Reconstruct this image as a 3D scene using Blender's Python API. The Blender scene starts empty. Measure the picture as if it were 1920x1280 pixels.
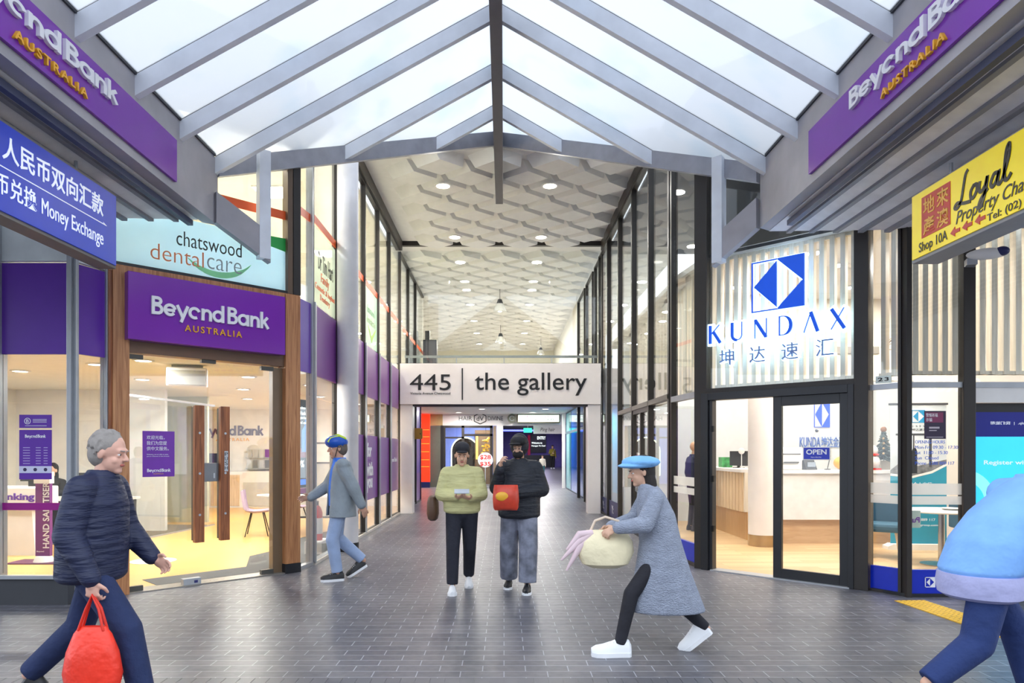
import bpy, bmesh, math, random
from mathutils import Vector, Matrix
random.seed(7)
sc = bpy.context.scene
COL = sc.collection
PI = math.pi
R = math.radians

# ---------------------------------------------------------------- camera, sky, exposure
cam = bpy.data.cameras.new('camera'); cam_o = bpy.data.objects.new('camera', cam); COL.objects.link(cam_o)
cam_o.location = (0, 0, 1.55); cam_o.rotation_euler = (R(90), 0, 0)
cam.sensor_width = 36; cam.lens = 1310/1920*36
cam.shift_x = 15/1920; cam.shift_y = 207/1920
cam.clip_start = 0.05; cam.clip_end = 300
sc.camera = cam_o
w = bpy.data.worlds.new('overcast_sky'); sc.world = w; w.use_nodes = True
wn = w.node_tree.nodes; wl = w.node_tree.links
bg = wn['Background']
tcw = wn.new('ShaderNodeTexCoord'); nzw = wn.new('ShaderNodeTexNoise'); rpw = wn.new('ShaderNodeValToRGB')
nzw.inputs['Scale'].default_value = 1.6
rpw.color_ramp.elements[0].color = (0.76, 0.86, 1.0, 1); rpw.color_ramp.elements[1].color = (0.88, 0.94, 1.0, 1)
wl.new(tcw.outputs['Generated'], nzw.inputs['Vector']); wl.new(nzw.outputs['Fac'], rpw.inputs['Fac']); wl.new(rpw.outputs['Color'], bg.inputs['Color'])
bg.inputs['Strength'].default_value = 2.0
sc.view_settings.view_transform = 'Standard'; sc.view_settings.look = 'None'
sc.view_settings.exposure = 0.55; sc.view_settings.gamma = 1; sc.view_settings.use_curve_mapping = False
sc.cycles.transparent_max_bounces = 24; sc.cycles.max_bounces = 8
sc.cycles.sample_clamp_indirect = 6

# ---------------------------------------------------------------- materials
def lin(c):
    return tuple(((x/255)/12.92 if x/255 <= .04045 else ((x/255+.055)/1.055)**2.4) for x in c)
_M = {}
def M(name, rgb, rough=.5, metal=0, emit=0, ecol=None, var=.06, scale=6, bump=0, bscale=30, spec=.5, stretch=None):
    if name in _M: return _M[name]
    m = bpy.data.materials.new(name); m.use_nodes = True; n = m.node_tree.nodes; l = m.node_tree.links
    b = n['Principled BSDF']; c = lin(rgb)
    b.inputs['Roughness'].default_value = rough; b.inputs['Metallic'].default_value = metal
    b.inputs['Specular IOR Level'].default_value = spec
    tc = n.new('ShaderNodeTexCoord'); mp = n.new('ShaderNodeMapping'); nz = n.new('ShaderNodeTexNoise'); rp = n.new('ShaderNodeValToRGB')
    if stretch: mp.inputs['Scale'].default_value = stretch
    nz.inputs['Scale'].default_value = scale; nz.inputs['Detail'].default_value = 4
    rp.color_ramp.elements[0].position = .3; rp.color_ramp.elements[1].position = .7
    rp.color_ramp.elements[0].color = tuple(x*(1-var) for x in c)+(1,); rp.color_ramp.elements[1].color = tuple(min(1, x*(1+var)) for x in c)+(1,)
    l.new(tc.outputs['Object'], mp.inputs['Vector']); l.new(mp.outputs['Vector'], nz.inputs['Vector']); l.new(nz.outputs['Fac'], rp.inputs['Fac']); l.new(rp.outputs['Color'], b.inputs['Base Color'])
    if emit:
        b.inputs['Emission Strength'].default_value = emit
        b.inputs['Emission Color'].default_value = lin(ecol or rgb)+(1,)
    if bump:
        nb = n.new('ShaderNodeTexNoise'); nb.inputs['Scale'].default_value = bscale; nb.inputs['Detail'].default_value = 3
        bp = n.new('ShaderNodeBump'); bp.inputs['Strength'].default_value = bump; bp.inputs['Distance'].default_value = .03
        l.new(mp.outputs['Vector'], nb.inputs['Vector']); l.new(nb.outputs['Fac'], bp.inputs['Height']); l.new(bp.outputs['Normal'], b.inputs['Normal'])
    _M[name] = m
    return m
def wood(name, a, b_, rough=.45, stretch=(14, 14, .7), scale=3):
    m = bpy.data.materials.new(name); m.use_nodes = True; n = m.node_tree.nodes; l = m.node_tree.links
    b = n['Principled BSDF']; b.inputs['Roughness'].default_value = rough
    tc = n.new('ShaderNodeTexCoord'); mp = n.new('ShaderNodeMapping'); nz = n.new('ShaderNodeTexNoise'); rp = n.new('ShaderNodeValToRGB')
    mp.inputs['Scale'].default_value = stretch; nz.inputs['Scale'].default_value = scale; nz.inputs['Detail'].default_value = 6; nz.inputs['Distortion'].default_value = .8
    rp.color_ramp.elements[0].position = .35; rp.color_ramp.elements[1].position = .65
    rp.color_ramp.elements[0].color = lin(a)+(1,); rp.color_ramp.elements[1].color = lin(b_)+(1,)
    l.new(tc.outputs['Object'], mp.inputs['Vector']); l.new(mp.outputs['Vector'], nz.inputs['Vector']); l.new(nz.outputs['Fac'], rp.inputs['Fac']); l.new(rp.outputs['Color'], b.inputs['Base Color'])
    return m
def glass_mat(name, tint=(.97, .985, .98), refl=1.0, rough=0.0):
    m = bpy.data.materials.new(name); m.use_nodes = True; n = m.node_tree.nodes; l = m.node_tree.links
    n.remove(n['Principled BSDF']); out = n['Material Output']
    t = n.new('ShaderNodeBsdfTransparent'); t.inputs['Color'].default_value = tint+(1,)
    g = n.new('ShaderNodeBsdfGlossy'); g.inputs['Roughness'].default_value = rough; g.inputs['Color'].default_value = (refl, refl, refl, 1)
    geo = n.new('ShaderNodeNewGeometry'); mix = n.new('ShaderNodeMix'); mix.inputs['A'].default_value = 1.5; mix.inputs['B'].default_value = 1/1.5
    fr = n.new('ShaderNodeFresnel'); ms = n.new('ShaderNodeMixShader')
    l.new(geo.outputs['Backfacing'], mix.inputs['Factor']); l.new(mix.outputs['Result'], fr.inputs['IOR'])
    l.new(fr.outputs['Fac'], ms.inputs['Fac']); l.new(t.outputs[0], ms.inputs[1]); l.new(g.outputs[0], ms.inputs[2]); l.new(ms.outputs[0], out.inputs['Surface'])
    return m
def frosted(name, rgb, opacity=.6, rough=.6):
    m = bpy.data.materials.new(name); m.use_nodes = True; n = m.node_tree.nodes; l = m.node_tree.links
    n.remove(n['Principled BSDF']); out = n['Material Output']; c = lin(rgb)+(1,)
    t = n.new('ShaderNodeBsdfTransparent'); d = n.new('ShaderNodeBsdfDiffuse'); d.inputs['Color'].default_value = c
    tr = n.new('ShaderNodeBsdfTranslucent'); tr.inputs['Color'].default_value = c
    a = n.new('ShaderNodeMixShader'); a.inputs['Fac'].default_value = .5; b = n.new('ShaderNodeMixShader'); b.inputs['Fac'].default_value = opacity
    nz = n.new('ShaderNodeTexNoise'); nz.inputs['Scale'].default_value = 3; tc = n.new('ShaderNodeTexCoord'); mr = n.new('ShaderNodeMapRange')
    mr.inputs['To Min'].default_value = max(0, opacity-.06); mr.inputs['To Max'].default_value = min(1, opacity+.06)
    l.new(tc.outputs['Object'], nz.inputs['Vector']); l.new(nz.outputs['Fac'], mr.inputs['Value']); l.new(mr.outputs['Result'], b.inputs['Fac'])
    l.new(d.outputs[0], a.inputs[1]); l.new(tr.outputs[0], a.inputs[2]); l.new(t.outputs[0], b.inputs[1]); l.new(a.outputs[0], b.inputs[2]); l.new(b.outputs[0], out.inputs['Surface'])
    return m
def canopy_glass_mat():
    m = bpy.data.materials.new('dirty_roof_glass'); m.use_nodes = True; n = m.node_tree.nodes; l = m.node_tree.links
    n.remove(n['Principled BSDF']); out = n['Material Output']
    tc = n.new('ShaderNodeTexCoord'); nz = n.new('ShaderNodeTexNoise'); nz.inputs['Scale'].default_value = 1.3; nz.inputs['Detail'].default_value = 5
    rp = n.new('ShaderNodeValToRGB'); rp.color_ramp.elements[0].position = .33; rp.color_ramp.elements[1].position = .48
    rp.color_ramp.elements[0].color = (.61, .64, .67, 1); rp.color_ramp.elements[1].color = (.66, .665, .68, 1)
    t = n.new('ShaderNodeBsdfTransparent'); tr = n.new('ShaderNodeBsdfTranslucent'); ms = n.new('ShaderNodeMixShader'); ms.inputs['Fac'].default_value = .75
    l.new(tc.outputs['Object'], nz.inputs['Vector']); l.new(nz.outputs['Fac'], rp.inputs['Fac']); l.new(rp.outputs['Color'], t.inputs['Color']); l.new(rp.outputs['Color'], tr.inputs['Color'])
    l.new(t.outputs[0], ms.inputs[1]); l.new(tr.outputs[0], ms.inputs[2]); l.new(ms.outputs[0], out.inputs['Surface'])
    return m
def paver_mat():
    m = bpy.data.materials.new('slate_pavers'); m.use_nodes = True; n = m.node_tree.nodes; l = m.node_tree.links
    b = n['Principled BSDF']; tc = n.new('ShaderNodeTexCoord')
    br = n.new('ShaderNodeTexBrick'); br.inputs['Scale'].default_value = 1; br.inputs['Brick Width'].default_value = .305; br.inputs['Row Height'].default_value = .13
    br.inputs['Mortar Size'].default_value = .0042; br.inputs['Mortar Smooth'].default_value = .3; br.inputs['Bias'].default_value = 0
    br.inputs['Color1'].default_value = lin((90, 90, 98))+(1,); br.inputs['Color2'].default_value = lin((104, 103, 109))+(1,); br.inputs['Mortar'].default_value = lin((158, 160, 170))+(1,)
    nz = n.new('ShaderNodeTexNoise'); nz.inputs['Scale'].default_value = 1.1; nz.inputs['Detail'].default_value = 6
    rp = n.new('ShaderNodeValToRGB'); rp.color_ramp.elements[0].position = .3; rp.color_ramp.elements[1].position = .72
    rp.color_ramp.elements[0].color = (.72, .72, .74, 1); rp.color_ramp.elements[1].color = (1.15, 1.13, 1.12, 1)
    mx = n.new('ShaderNodeMix'); mx.data_type = 'RGBA'; mx.blend_type = 'MULTIPLY'; mx.inputs['Factor'].default_value = 1
    l.new(tc.outputs['Object'], br.inputs['Vector']); l.new(tc.outputs['Object'], nz.inputs['Vector']); l.new(nz.outputs['Fac'], rp.inputs['Fac'])
    l.new(br.outputs['Color'], mx.inputs['A']); l.new(rp.outputs['Color'], mx.inputs['B']); l.new(mx.outputs['Result'], b.inputs['Base Color'])
    n2 = n.new('ShaderNodeTexNoise'); n2.inputs['Scale'].default_value = 14; n2.inputs['Detail'].default_value = 5
    mr = n.new('ShaderNodeMapRange'); mr.inputs['To Min'].default_value = .26; mr.inputs['To Max'].default_value = .5
    l.new(tc.outputs['Object'], n2.inputs['Vector']); l.new(n2.outputs['Fac'], mr.inputs['Value']); l.new(mr.outputs['Result'], b.inputs['Roughness'])
    bp = n.new('ShaderNodeBump'); bp.inputs['Strength'].default_value = .25; bp.inputs['Distance'].default_value = .006
    sb = n.new('ShaderNodeMath'); sb.operation = 'SUBTRACT'; l.new(n2.outputs['Fac'], sb.inputs[0]); l.new(br.outputs['Fac'], sb.inputs[1]); l.new(sb.outputs[0], bp.inputs['Height']); l.new(bp.outputs['Normal'], b.inputs['Normal'])
    return m
def plank_mat(name, a, b_, rough=.4, bw=1.2, rh=.14, mortar=(120, 95, 65)):
    m = bpy.data.materials.new(name); m.use_nodes = True; n = m.node_tree.nodes; l = m.node_tree.links
    b = n['Principled BSDF']; b.inputs['Roughness'].default_value = rough; tc = n.new('ShaderNodeTexCoord')
    br = n.new('ShaderNodeTexBrick'); br.inputs['Scale'].default_value = 1; br.inputs['Brick Width'].default_value = bw; br.inputs['Row Height'].default_value = rh; br.inputs['Mortar Size'].default_value = .002
    br.inputs['Color1'].default_value = lin(a)+(1,); br.inputs['Color2'].default_value = lin(b_)+(1,); br.inputs['Mortar'].default_value = lin(mortar)+(1,)
    mp = n.new('ShaderNodeMapping'); mp.inputs['Scale'].default_value = (1.2, 18, 1); nz = n.new('ShaderNodeTexNoise'); nz.inputs['Scale'].default_value = 3; nz.inputs['Detail'].default_value = 5
    rp = n.new('ShaderNodeValToRGB'); rp.color_ramp.elements[0].color = (.8, .78, .76, 1); rp.color_ramp.elements[1].color = (1.1, 1.1, 1.1, 1)
    mx = n.new('ShaderNodeMix'); mx.data_type = 'RGBA'; mx.blend_type = 'MULTIPLY'; mx.inputs['Factor'].default_value = 1
    l.new(tc.outputs['Object'], br.inputs['Vector']); l.new(tc.outputs['Object'], mp.inputs['Vector']); l.new(mp.outputs['Vector'], nz.inputs['Vector']); l.new(nz.outputs['Fac'], rp.inputs['Fac'])
    l.new(br.outputs['Color'], mx.inputs['A']); l.new(rp.outputs['Color'], mx.inputs['B']); l.new(mx.outputs['Result'], b.inputs['Base Color'])
    return m

GLASS = glass_mat('clear_glass');
ROOFGLASS = canopy_glass_mat(); PAVER = paver_mat()
STEEL = M('grey_blue_steel', (226, 231, 240), .45, var=.08, scale=3)
FASC = M('grey_fascia_paint', (166, 164, 170), .6, var=.12, scale=2.5)
SOFF = M('grey_soffit', (232, 230, 232), .5, var=.08)
DARK = M('dark_bronze_metal', (48, 44, 42), .4, spec=.4)
BLACK = M('black_metal', (30, 32, 37), .35)
CHAR = M('charcoal', (58, 60, 66), .55)
SILVER = M('silver_metal', (176, 180, 186), .35, metal=.5)
PURPLE = M('purple_panel', (124, 48, 172), .16, var=.05, scale=2)
PURPLE2 = M('purple_vinyl', (124, 62, 146), .3, var=.05)
PURPLED = M('dark_purple_vinyl', (94, 44, 164), .3, var=.04)
MAGENTA = M('magenta_strip', (150, 20, 130), .3)
WHITE = M('white_paint', (236, 234, 232), .5, var=.03)
OFFW = M('warm_white_paint', (242, 238, 226), .6, var=.03)
CREAM = M('cream_paint', (244, 238, 216), .6, var=.03)
SIGNW = M('white_sign_board', (232, 226, 224), .35, var=.02)
INK = M('black_lettering', (22, 22, 24), .4)
WLET = M('white_lettering', (238, 238, 244), .35, var=.02)
GOLD = M('gold_lettering', (240, 176, 40), .35)
OAK = wood('oak_laminate', (160, 104, 64), (198, 142, 96))
DOAK = wood('dark_timber', (122, 68, 38), (172, 104, 62))
PALEW = wood('pale_slat_timber', (226, 216, 198), (242, 234, 220))
BEIGEW = wood('beige_laminate', (206, 178, 142), (228, 204, 170))
YFLOOR = plank_mat('yellow_vinyl_floor', (224, 178, 104), (229, 185, 113), .3, 3, 1.2, (220, 172, 96))
WFLOOR = plank_mat('light_oak_floor', (204, 168, 122), (222, 190, 146))
CARPET = M('grey_carpet', (92, 92, 92), .95, bump=.3, bscale=200)
ROYAL = M('royal_blue_vinyl', (14, 42, 180), .3)
NAVY = M('navy_vinyl', (28, 34, 92), .4)
ORANGE = M('orange_band', (226, 92, 36), .4)
GREEN = M('green_band', (28, 158, 66), .4)
CONC = M('white_concrete', (206, 206, 212), .6, var=.08, scale=3)
LAMPW = M('lamp_glow', (255, 250, 238), .5, emit=9, ecol=(255, 246, 228))
CHROME = M('brushed_steel', (190, 190, 190), .25, metal=1)

# ---------------------------------------------------------------- mesh builder
class MB:
    def __init__(s, mat=None): s.v = []; s.f = []; s.M = mat or Matrix()
    def add(s, vs, fs):
        o = len(s.v); s.v += [tuple(s.M @ Vector(v)) for v in vs]; s.f += [tuple(i+o for i in f) for f in fs]; return s
    def box(s, x0, x1, y0, y1, z0, z1):
        return s.add([(x0, y0, z0), (x1, y0, z0), (x1, y1, z0), (x0, y1, z0), (x0, y0, z1), (x1, y0, z1), (x1, y1, z1), (x0, y1, z1)],
                     [(0, 3, 2, 1), (4, 5, 6, 7), (0, 1, 5, 4), (1, 2, 6, 5), (2, 3, 7, 6), (3, 0, 4, 7)])
    def prism(s, p, a, b, axis='z'):      # polygon p extruded from a to b; axis z: p is xy, axis y: p is xz, axis x: p is yz
        n = len(p)
        f = {'z': lambda q, t: (q[0], q[1], t), 'y': lambda q, t: (q[0], t, q[1]), 'x': lambda q, t: (t, q[0], q[1])}[axis]
        return s.add([f(q, a) for q in p]+[f(q, b) for q in p], [tuple(range(n))[::-1], tuple(range(n, 2*n))]+[(i, (i+1) % n, (i+1) % n+n, i+n) for i in range(n)])
    def loft(s, rings, cap=True):
        n = len(rings[0]); vs = [p for r in rings for p in r]; fs = []
        for k in range(len(rings)-1):
            fs += [(k*n+i, k*n+(i+1) % n, (k+1)*n+(i+1) % n, (k+1)*n+i) for i in range(n)]
        if cap: fs += [tuple(range(n))[::-1], tuple(range((len(rings)-1)*n, len(rings)*n))]
        return s.add(vs, fs)
    def cyl(s, p, q, r0, r1=None, n=14):
        p = Vector(p); q = Vector(q); r1 = r0 if r1 is None else r1
        d = (q-p).normalized(); a = d.orthogonal().normalized(); b = d.cross(a)
        ring = lambda c, r: [tuple(c+r*(math.cos(t)*a+math.sin(t)*b)) for t in [2*PI*i/n for i in range(n)]]
        return s.loft([ring(p, r0), ring(q, r1)])
    def tube(s, pts, r, n=8):
        pts = [Vector(p) for p in pts]; rs = r if isinstance(r, (list, tuple)) else [r]*len(pts); rings = []
        d0 = (pts[1]-pts[0]).normalized(); a = d0.orthogonal().normalized()
        for i, p in enumerate(pts):
            d = ((pts[min(i+1, len(pts)-1)]-pts[max(i-1, 0)])).normalized(); a = (a-d*a.dot(d)).normalized(); b = d.cross(a)
            rings.append([tuple(p+rs[i]*(math.cos(t)*a+math.sin(t)*b)) for t in [2*PI*k/n for k in range(n)]])
        return s.loft(rings)
    def lathe(s, prof, c=(0, 0, 0), n=24, axis='z'):
        rings = []
        for r, h in prof:
            rings.append([((c[0]+r*math.cos(t), c[1]+r*math.sin(t), c[2]+h) if axis == 'z' else (c[0]+r*math.cos(t), c[1]+h, c[2]+r*math.sin(t))) for t in [2*PI*i/n for i in range(n)]])
        return s.loft(rings)
    def sph(s, c, r, nu=16, nv=10, rot=None):
        if not isinstance(r, (tuple, list)): r = (r, r, r)
        rt = rot or Matrix.Identity(3); c = Vector(c)
        vs = [tuple(c+rt @ Vector((0, 0, -r[2])))]; fs = []
        for j in range(1, nv):
            t = PI*j/nv-PI/2
            vs += [tuple(c+rt @ Vector((r[0]*math.cos(t)*math.cos(u), r[1]*math.cos(t)*math.sin(u), r[2]*math.sin(t)))) for u in [2*PI*i/nu for i in range(nu)]]
        vs.append(tuple(c+rt @ Vector((0, 0, r[2])))); L = len(vs)-1
        fs += [(0, 1+(i+1) % nu, 1+i) for i in range(nu)]
        for j in range(nv-2):
            fs += [(1+j*nu+i, 1+j*nu+(i+1) % nu, 1+(j+1)*nu+(i+1) % nu, 1+(j+1)*nu+i) for i in range(nu)]
        fs += [(L, L-nu+i, L-nu+(i+1) % nu) for i in range(nu)]
        return s.add(vs, fs)
    def cap(s, p, q, r0, r1):             # rounded tapering limb
        s.cyl(p, q, r0, r1, 14); s.sph(p, r0, 14, 8); s.sph(q, r1, 14, 8); return s
    def ribbon(s, pts, wd, y0, y1):       # flat stroke in the xz plane, extruded in y
        pts = [Vector((p[0], p[1])) for p in pts]; L = []; Rr = []
        for i, p in enumerate(pts):
            d = (pts[min(i+1, len(pts)-1)]-pts[max(i-1, 0)]).normalized(); nrm = Vector((-d.y, d.x))
            ww = wd[i] if isinstance(wd, (list, tuple)) else wd
            L.append(p+nrm*ww/2); Rr.append(p-nrm*ww/2)
        for i in range(len(pts)-1):
            s.prism([L[i], Rr[i], Rr[i+1], L[i+1]], y0, y1, 'y')
        return s
    def mesh(s, name):
        me = bpy.data.meshes.new(name); me.from_pydata(s.v, [], s.f); bm = bmesh.new(); bm.from_mesh(me)
        bmesh.ops.recalc_face_normals(bm, faces=bm.faces); bm.to_mesh(me); bm.free(); return me
    def build(s, name, mat, parent=None, smooth=False, bevel=0):
        me = s.mesh(name); me.materials.append(mat); o = bpy.data.objects.new(name, me); COL.objects.link(o)
        if parent: o.parent = parent
        if smooth: finish_smooth(me)
        if bevel:
            b = o.modifiers.new('bevel', 'BEVEL'); b.width = bevel; b.segments = 2; b.limit_method = 'ANGLE'
        return o
def finish_smooth(me, ang=40):
    me.polygons.foreach_set('use_smooth', [True]*len(me.polygons)); me.set_sharp_from_angle(angle=R(ang))
def tag(o, label, cat, group=None):
    o['label'] = label; o['category'] = cat
    if group: o['group'] = group
    return o
def thing(name, label, cat, loc=(0, 0, 0), rz=0, group=None):
    o = bpy.data.objects.new(name, None); COL.objects.link(o); o.empty_display_size = .1; o.location = loc; o.rotation_euler = (0, 0, R(rz))
    return tag(o, label, cat, group)
def struct(name, loc=(0, 0, 0), rz=0):
    o = bpy.data.objects.new(name, None); COL.objects.link(o); o.location = loc; o.rotation_euler = (0, 0, R(rz)); o['kind'] = 'structure'; return o
def S(name, mb, mat, bevel=0, smooth=False):
    o = mb.build(name, mat, None, smooth, bevel); o['kind'] = 'structure'; return o
def box(*a): return MB().box(*a)
def dup(root, loc=None, rz=None, label=None):
    r = root.copy(); COL.objects.link(r)
    if loc: r.location = loc
    if rz is not None: r.rotation_euler[2] = R(rz)
    if label: r['label'] = label
    for ch in list(root.children):
        c = ch.copy(); COL.objects.link(c); c.parent = r
        for g in list(ch.children):
            d = g.copy(); COL.objects.link(d); d.parent = c
    return r
def text_mesh(body, bold=0, shear=0, ext=.05, spacing=1.0):
    c = bpy.data.curves.new('lettering', 'FONT'); c.body = body; c.size = 1; c.extrude = ext; c.offset = bold; c.shear = shear; c.space_character = spacing; c.resolution_u = 4
    o = bpy.data.objects.new('lettering', c); COL.objects.link(o); bpy.context.view_layer.update()
    me = bpy.data.meshes.new_from_object(o.evaluated_get(bpy.context.evaluated_depsgraph_get()))
    bpy.data.objects.remove(o); bpy.data.curves.remove(c); return me
def text(parent, name, body, x0, x1, z0, z1, y, mat, depth=.006, bold=0, shear=0, mirror=False, spacing=1.0, keep=False):
    me = text_mesh(body, bold, shear, .05, spacing); vs = me.vertices
    xs = [v.co.x for v in vs]; ys = [v.co.y for v in vs]; a, b, c, d = min(xs), max(xs), min(ys), max(ys)
    sx = (x1-x0)/(b-a); sz = (z1-z0)/(d-c)
    if keep: sx = sz = min(sx, sz)
    for v in vs:
        p = v.co; X = x0+(p.x-a)*sx
        if mirror: X = x0+x1-X
        v.co = (X, y-(p.z+.05)*10*depth, z0+(p.y-c)*sz)
    if mirror: me.flip_normals()
    me.name = name; me.materials.clear(); me.materials.append(mat)
    o = bpy.data.objects.new(name, me); COL.objects.link(o); o.parent = parent; return o
def lamp(x, y, z, power, color=(1, .95, .86), size=.2, name='downlight_or_fill_lamp', spread=None):
    l = bpy.data.lights.new(name, 'AREA'); l.shape = 'DISK'; l.size = size; l.energy = power; l.color = color
    if spread: l.spread = R(spread)
    o = bpy.data.objects.new(name, l); COL.objects.link(o); o.location = (x, y, z); return o
def downlight(x, y, z, power, label, group, r=.09, color=(1, .965, .92), name='downlight'):
    t = thing(name, label, 'ceiling light', (x, y, z), 0, group)
    MB().lathe([(r*1.35, 0), (r*1.3, -.012), (r, -.014), (r, -.004), (r*.9, 0)], n=20).build('trim_ring', WHITE, t, True)
    MB().lathe([(.001, -.005), (r*.98, -.005), (r*.98, -.002), (.001, -.002)], n=20).build('lens', LAMPW, t)
    l = lamp(x, y, z-.03, power, color, r*2)
    return t
def arc(cx, cz, r, a0, a1, n=14, rz=None):
    rz = rz or r
    return [(cx+r*math.cos(R(a0+(a1-a0)*i/n)), cz+rz*math.sin(R(a0+(a1-a0)*i/n))) for i in range(n+1)]
# bold round geometric letters for the bank's wordmark: strokes on a grid of cap height 1
def wordmark(parent, x0, x1, z0, z1, y, mat, depth=.03, word='Beyond Bank', name='lettering'):
    W = .165; r = .27; h = W/2
    G = {'B': (.62, [[(h, 0), (h, 1)], [(h, 1-h), (.3, 1-h)]+arc(.3, .76, .185, 85, -90, 8, .16)+[(h, .6)], [(h, .52)]+[(.33, .52)]+arc(.33, .3, .21, 85, -90, 8)+[(h, h)]]),
         'e': (.72, [arc(.36, .35, r, -38, -350, 26), [(.1, .33), (.63, .33)]]),
         'y': (.64, [[(.03, .68), (.34, .02)], [(.63, .68), (.25, -.26)]]),
         'o': (.74, [arc(.37, .35, r, 20, 300, 24)]),
         'n': (.66, [[(h+.03, 0), (h+.03, .68)], [(h+.03, .3)]+arc(.34, .38, .215, 178, 0, 14)+[(.555, 0)]]),
         'd': (.76, [arc(.35, .35, r, 0, 360, 26), [(.63, 0), (.63, 1)]]),
         'a': (.76, [arc(.35, .35, r, 0, 360, 26), [(.63, 0), (.63, .68)]]),
         'k': (.6, [[(h+.03, 0), (h+.03, 1)], [(.14, .3), (.5, .68)], [(.25, .42), (.54, 0)]]), ' ': (.16, [])}
    tot = sum(G[c][0] for c in word); sx = (x1-x0)/tot; sz = (z1-z0)/1.0; o = None; mb = MB(); x = 0
    for c in word:
        adv, st = G[c]
        for k, p in enumerate(st):
            mb.ribbon([((x+q[0]), q[1]) for q in p], W, -.5-.004*k, .5)
        x += adv
    mb.v = [(x0+p[0]*sx, y-depth/2+p[1]*depth, z0+p[2]*sz) for p in mb.v]
    return mb.build(name, mat, parent)
# thick-and-thin capitals for the exchange shop
def kletters(parent, x0, x1, z0, z1, y, mat, depth=.02, grow=0, name='lettering'):
    T, t = .17, .045
    L = [[([(.08, 0), (.08, 1)], T), ([(.1, .48), (.62, 1)], t), ([(.28, .62), (.68, 0)], T)],
         [([(.08, 1), (.08, .35)]+arc(.35, .32, .27, 180, 270, 6), T*.9), (arc(.35, .32, .27, 270, 360, 6)+[(.62, 1)], t)],
         [([(.06, 0), (.06, 1)], t), ([(.08, .97), (.66, .03)], T), ([(.68, 0), (.68, 1)], t)],
         [([(.08, 0), (.08, 1)], t*1.4), ([(.08, .975), (.3, .975)], t), (arc(.3, .5, .36, 88, -88, 14, .46), [t, .07, .1, .13, .15, .16, .17, .17, .17, .16, .15, .13, .1, .07, t]), ([(.3, .025), (.08, .025)], t)],
         [([(.02, 0), (.36, .98)], t), ([(.36, 1), (.7, 0)], T)],
         [([(.06, 1), (.66, 0)], T), ([(.64, 1), (.04, 0)], t)]]
    mb = MB(); adv = .72; gap = ((x1-x0)/((z1-z0))-6*adv)/5
    for i, st in enumerate(L):
        for k, (p, wd) in enumerate(st):
            wd = [q+grow for q in wd] if isinstance(wd, list) else wd+grow
            pp = [Vector(q) for q in p]
            if grow:
                a = (pp[0]-pp[1]).normalized()*grow/2; b = (pp[-1]-pp[-2]).normalized()*grow/2; pp = [pp[0]+a]+pp[1:-1]+[pp[-1]+b]
            mb.ribbon([(q[0]+i*(adv+gap), q[1]) for q in pp], wd, -.01*k, 1)
    sz = z1-z0
    mb.v = [(x0+p[0]*sz, y-depth+p[1]*depth, z0+p[2]*sz) for p in mb.v]
    return mb.build(name, mat, parent)
def logo(parent, x0, x1, z0, z1, y, blue, depth=.02, bar=.02, name='emblem'):
    cx = (x0+x1)/2; cz = (z0+z1)/2; g = (x1-x0)*.02; mb = MB()
    m = bar
    for a in ((x0, cx, z0, z0+m), (x0, cx, z1-m, z1), (x0, x0+m, z0, z1)): mb.box(a[0], a[1], y-depth, y, a[2], a[3])
    mb.prism([(x0+m*2.2, cz), (cx-g/2, z0+m*2), (cx-g/2, z1-m*2)], y-depth, y, 'y')
    mb.prism([(cx+g/2, z1), (cx+g/2, z1-m*1.6), (x1-m*1.4, cz), (x1, cz), (x1, z1)], y-depth, y, 'y')
    mb.prism([(cx+g/2, z0), (x1, z0), (x1, cz), (x1-m*1.4, cz), (cx+g/2, z0+m*1.6)], y-depth, y, 'y')
    return mb.build(name, blue, parent)
# ================================================================ SETTING: ground, shells
S('floor', MB().prism([(-30, -6), (30, -6), (30, 37), (-30, 37)], -.2, 0), PAVER)
S('road', box(-40, 40, -16, -6, -.3, -.1), M('pale_asphalt', (150, 150, 152), .8))
opp = S('wall_opposite_street', box(-40, 40, -17, -16, -.3, 9), M('opposite_facade', (150, 148, 146), .7, var=.2, scale=.5))
MB().box(12.5, 21.5, -16, -15.8, 3.5, 5.0).build('opposite_sign', M('opposite_sign_face', (60, 60, 66), .5), opp)
text(opp, 'lettering', 'SAKURA COSMETICS', 13, 21, 4.2, 4.8, 15.79, M('opposite_sign_lettering', (240, 240, 240), .5, emit=1.5), .01).rotation_euler = (0, 0, PI)
for ch in opp.children:
    if ch.name.startswith('lettering'): ch.location = (34, 0, 0)
S('floor_ramp', MB().prism([(30, -.2), (36, 0), (48, .35), (66, .35), (66, -.2)], -4, 7, 'x'), M('dark_mall_floor', (92, 92, 98), .3))
sold = MB()                                              # header course of pavers laid along the street edge
for i in range(150):
    x = -7.5+i*.1; sold.box(x+.002, x+.098, 4.48, 4.78, -.01, .004)
S('paver_header_course', sold, M('slate_header_pavers', (90, 90, 97), .38, var=.12, scale=2))

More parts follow.
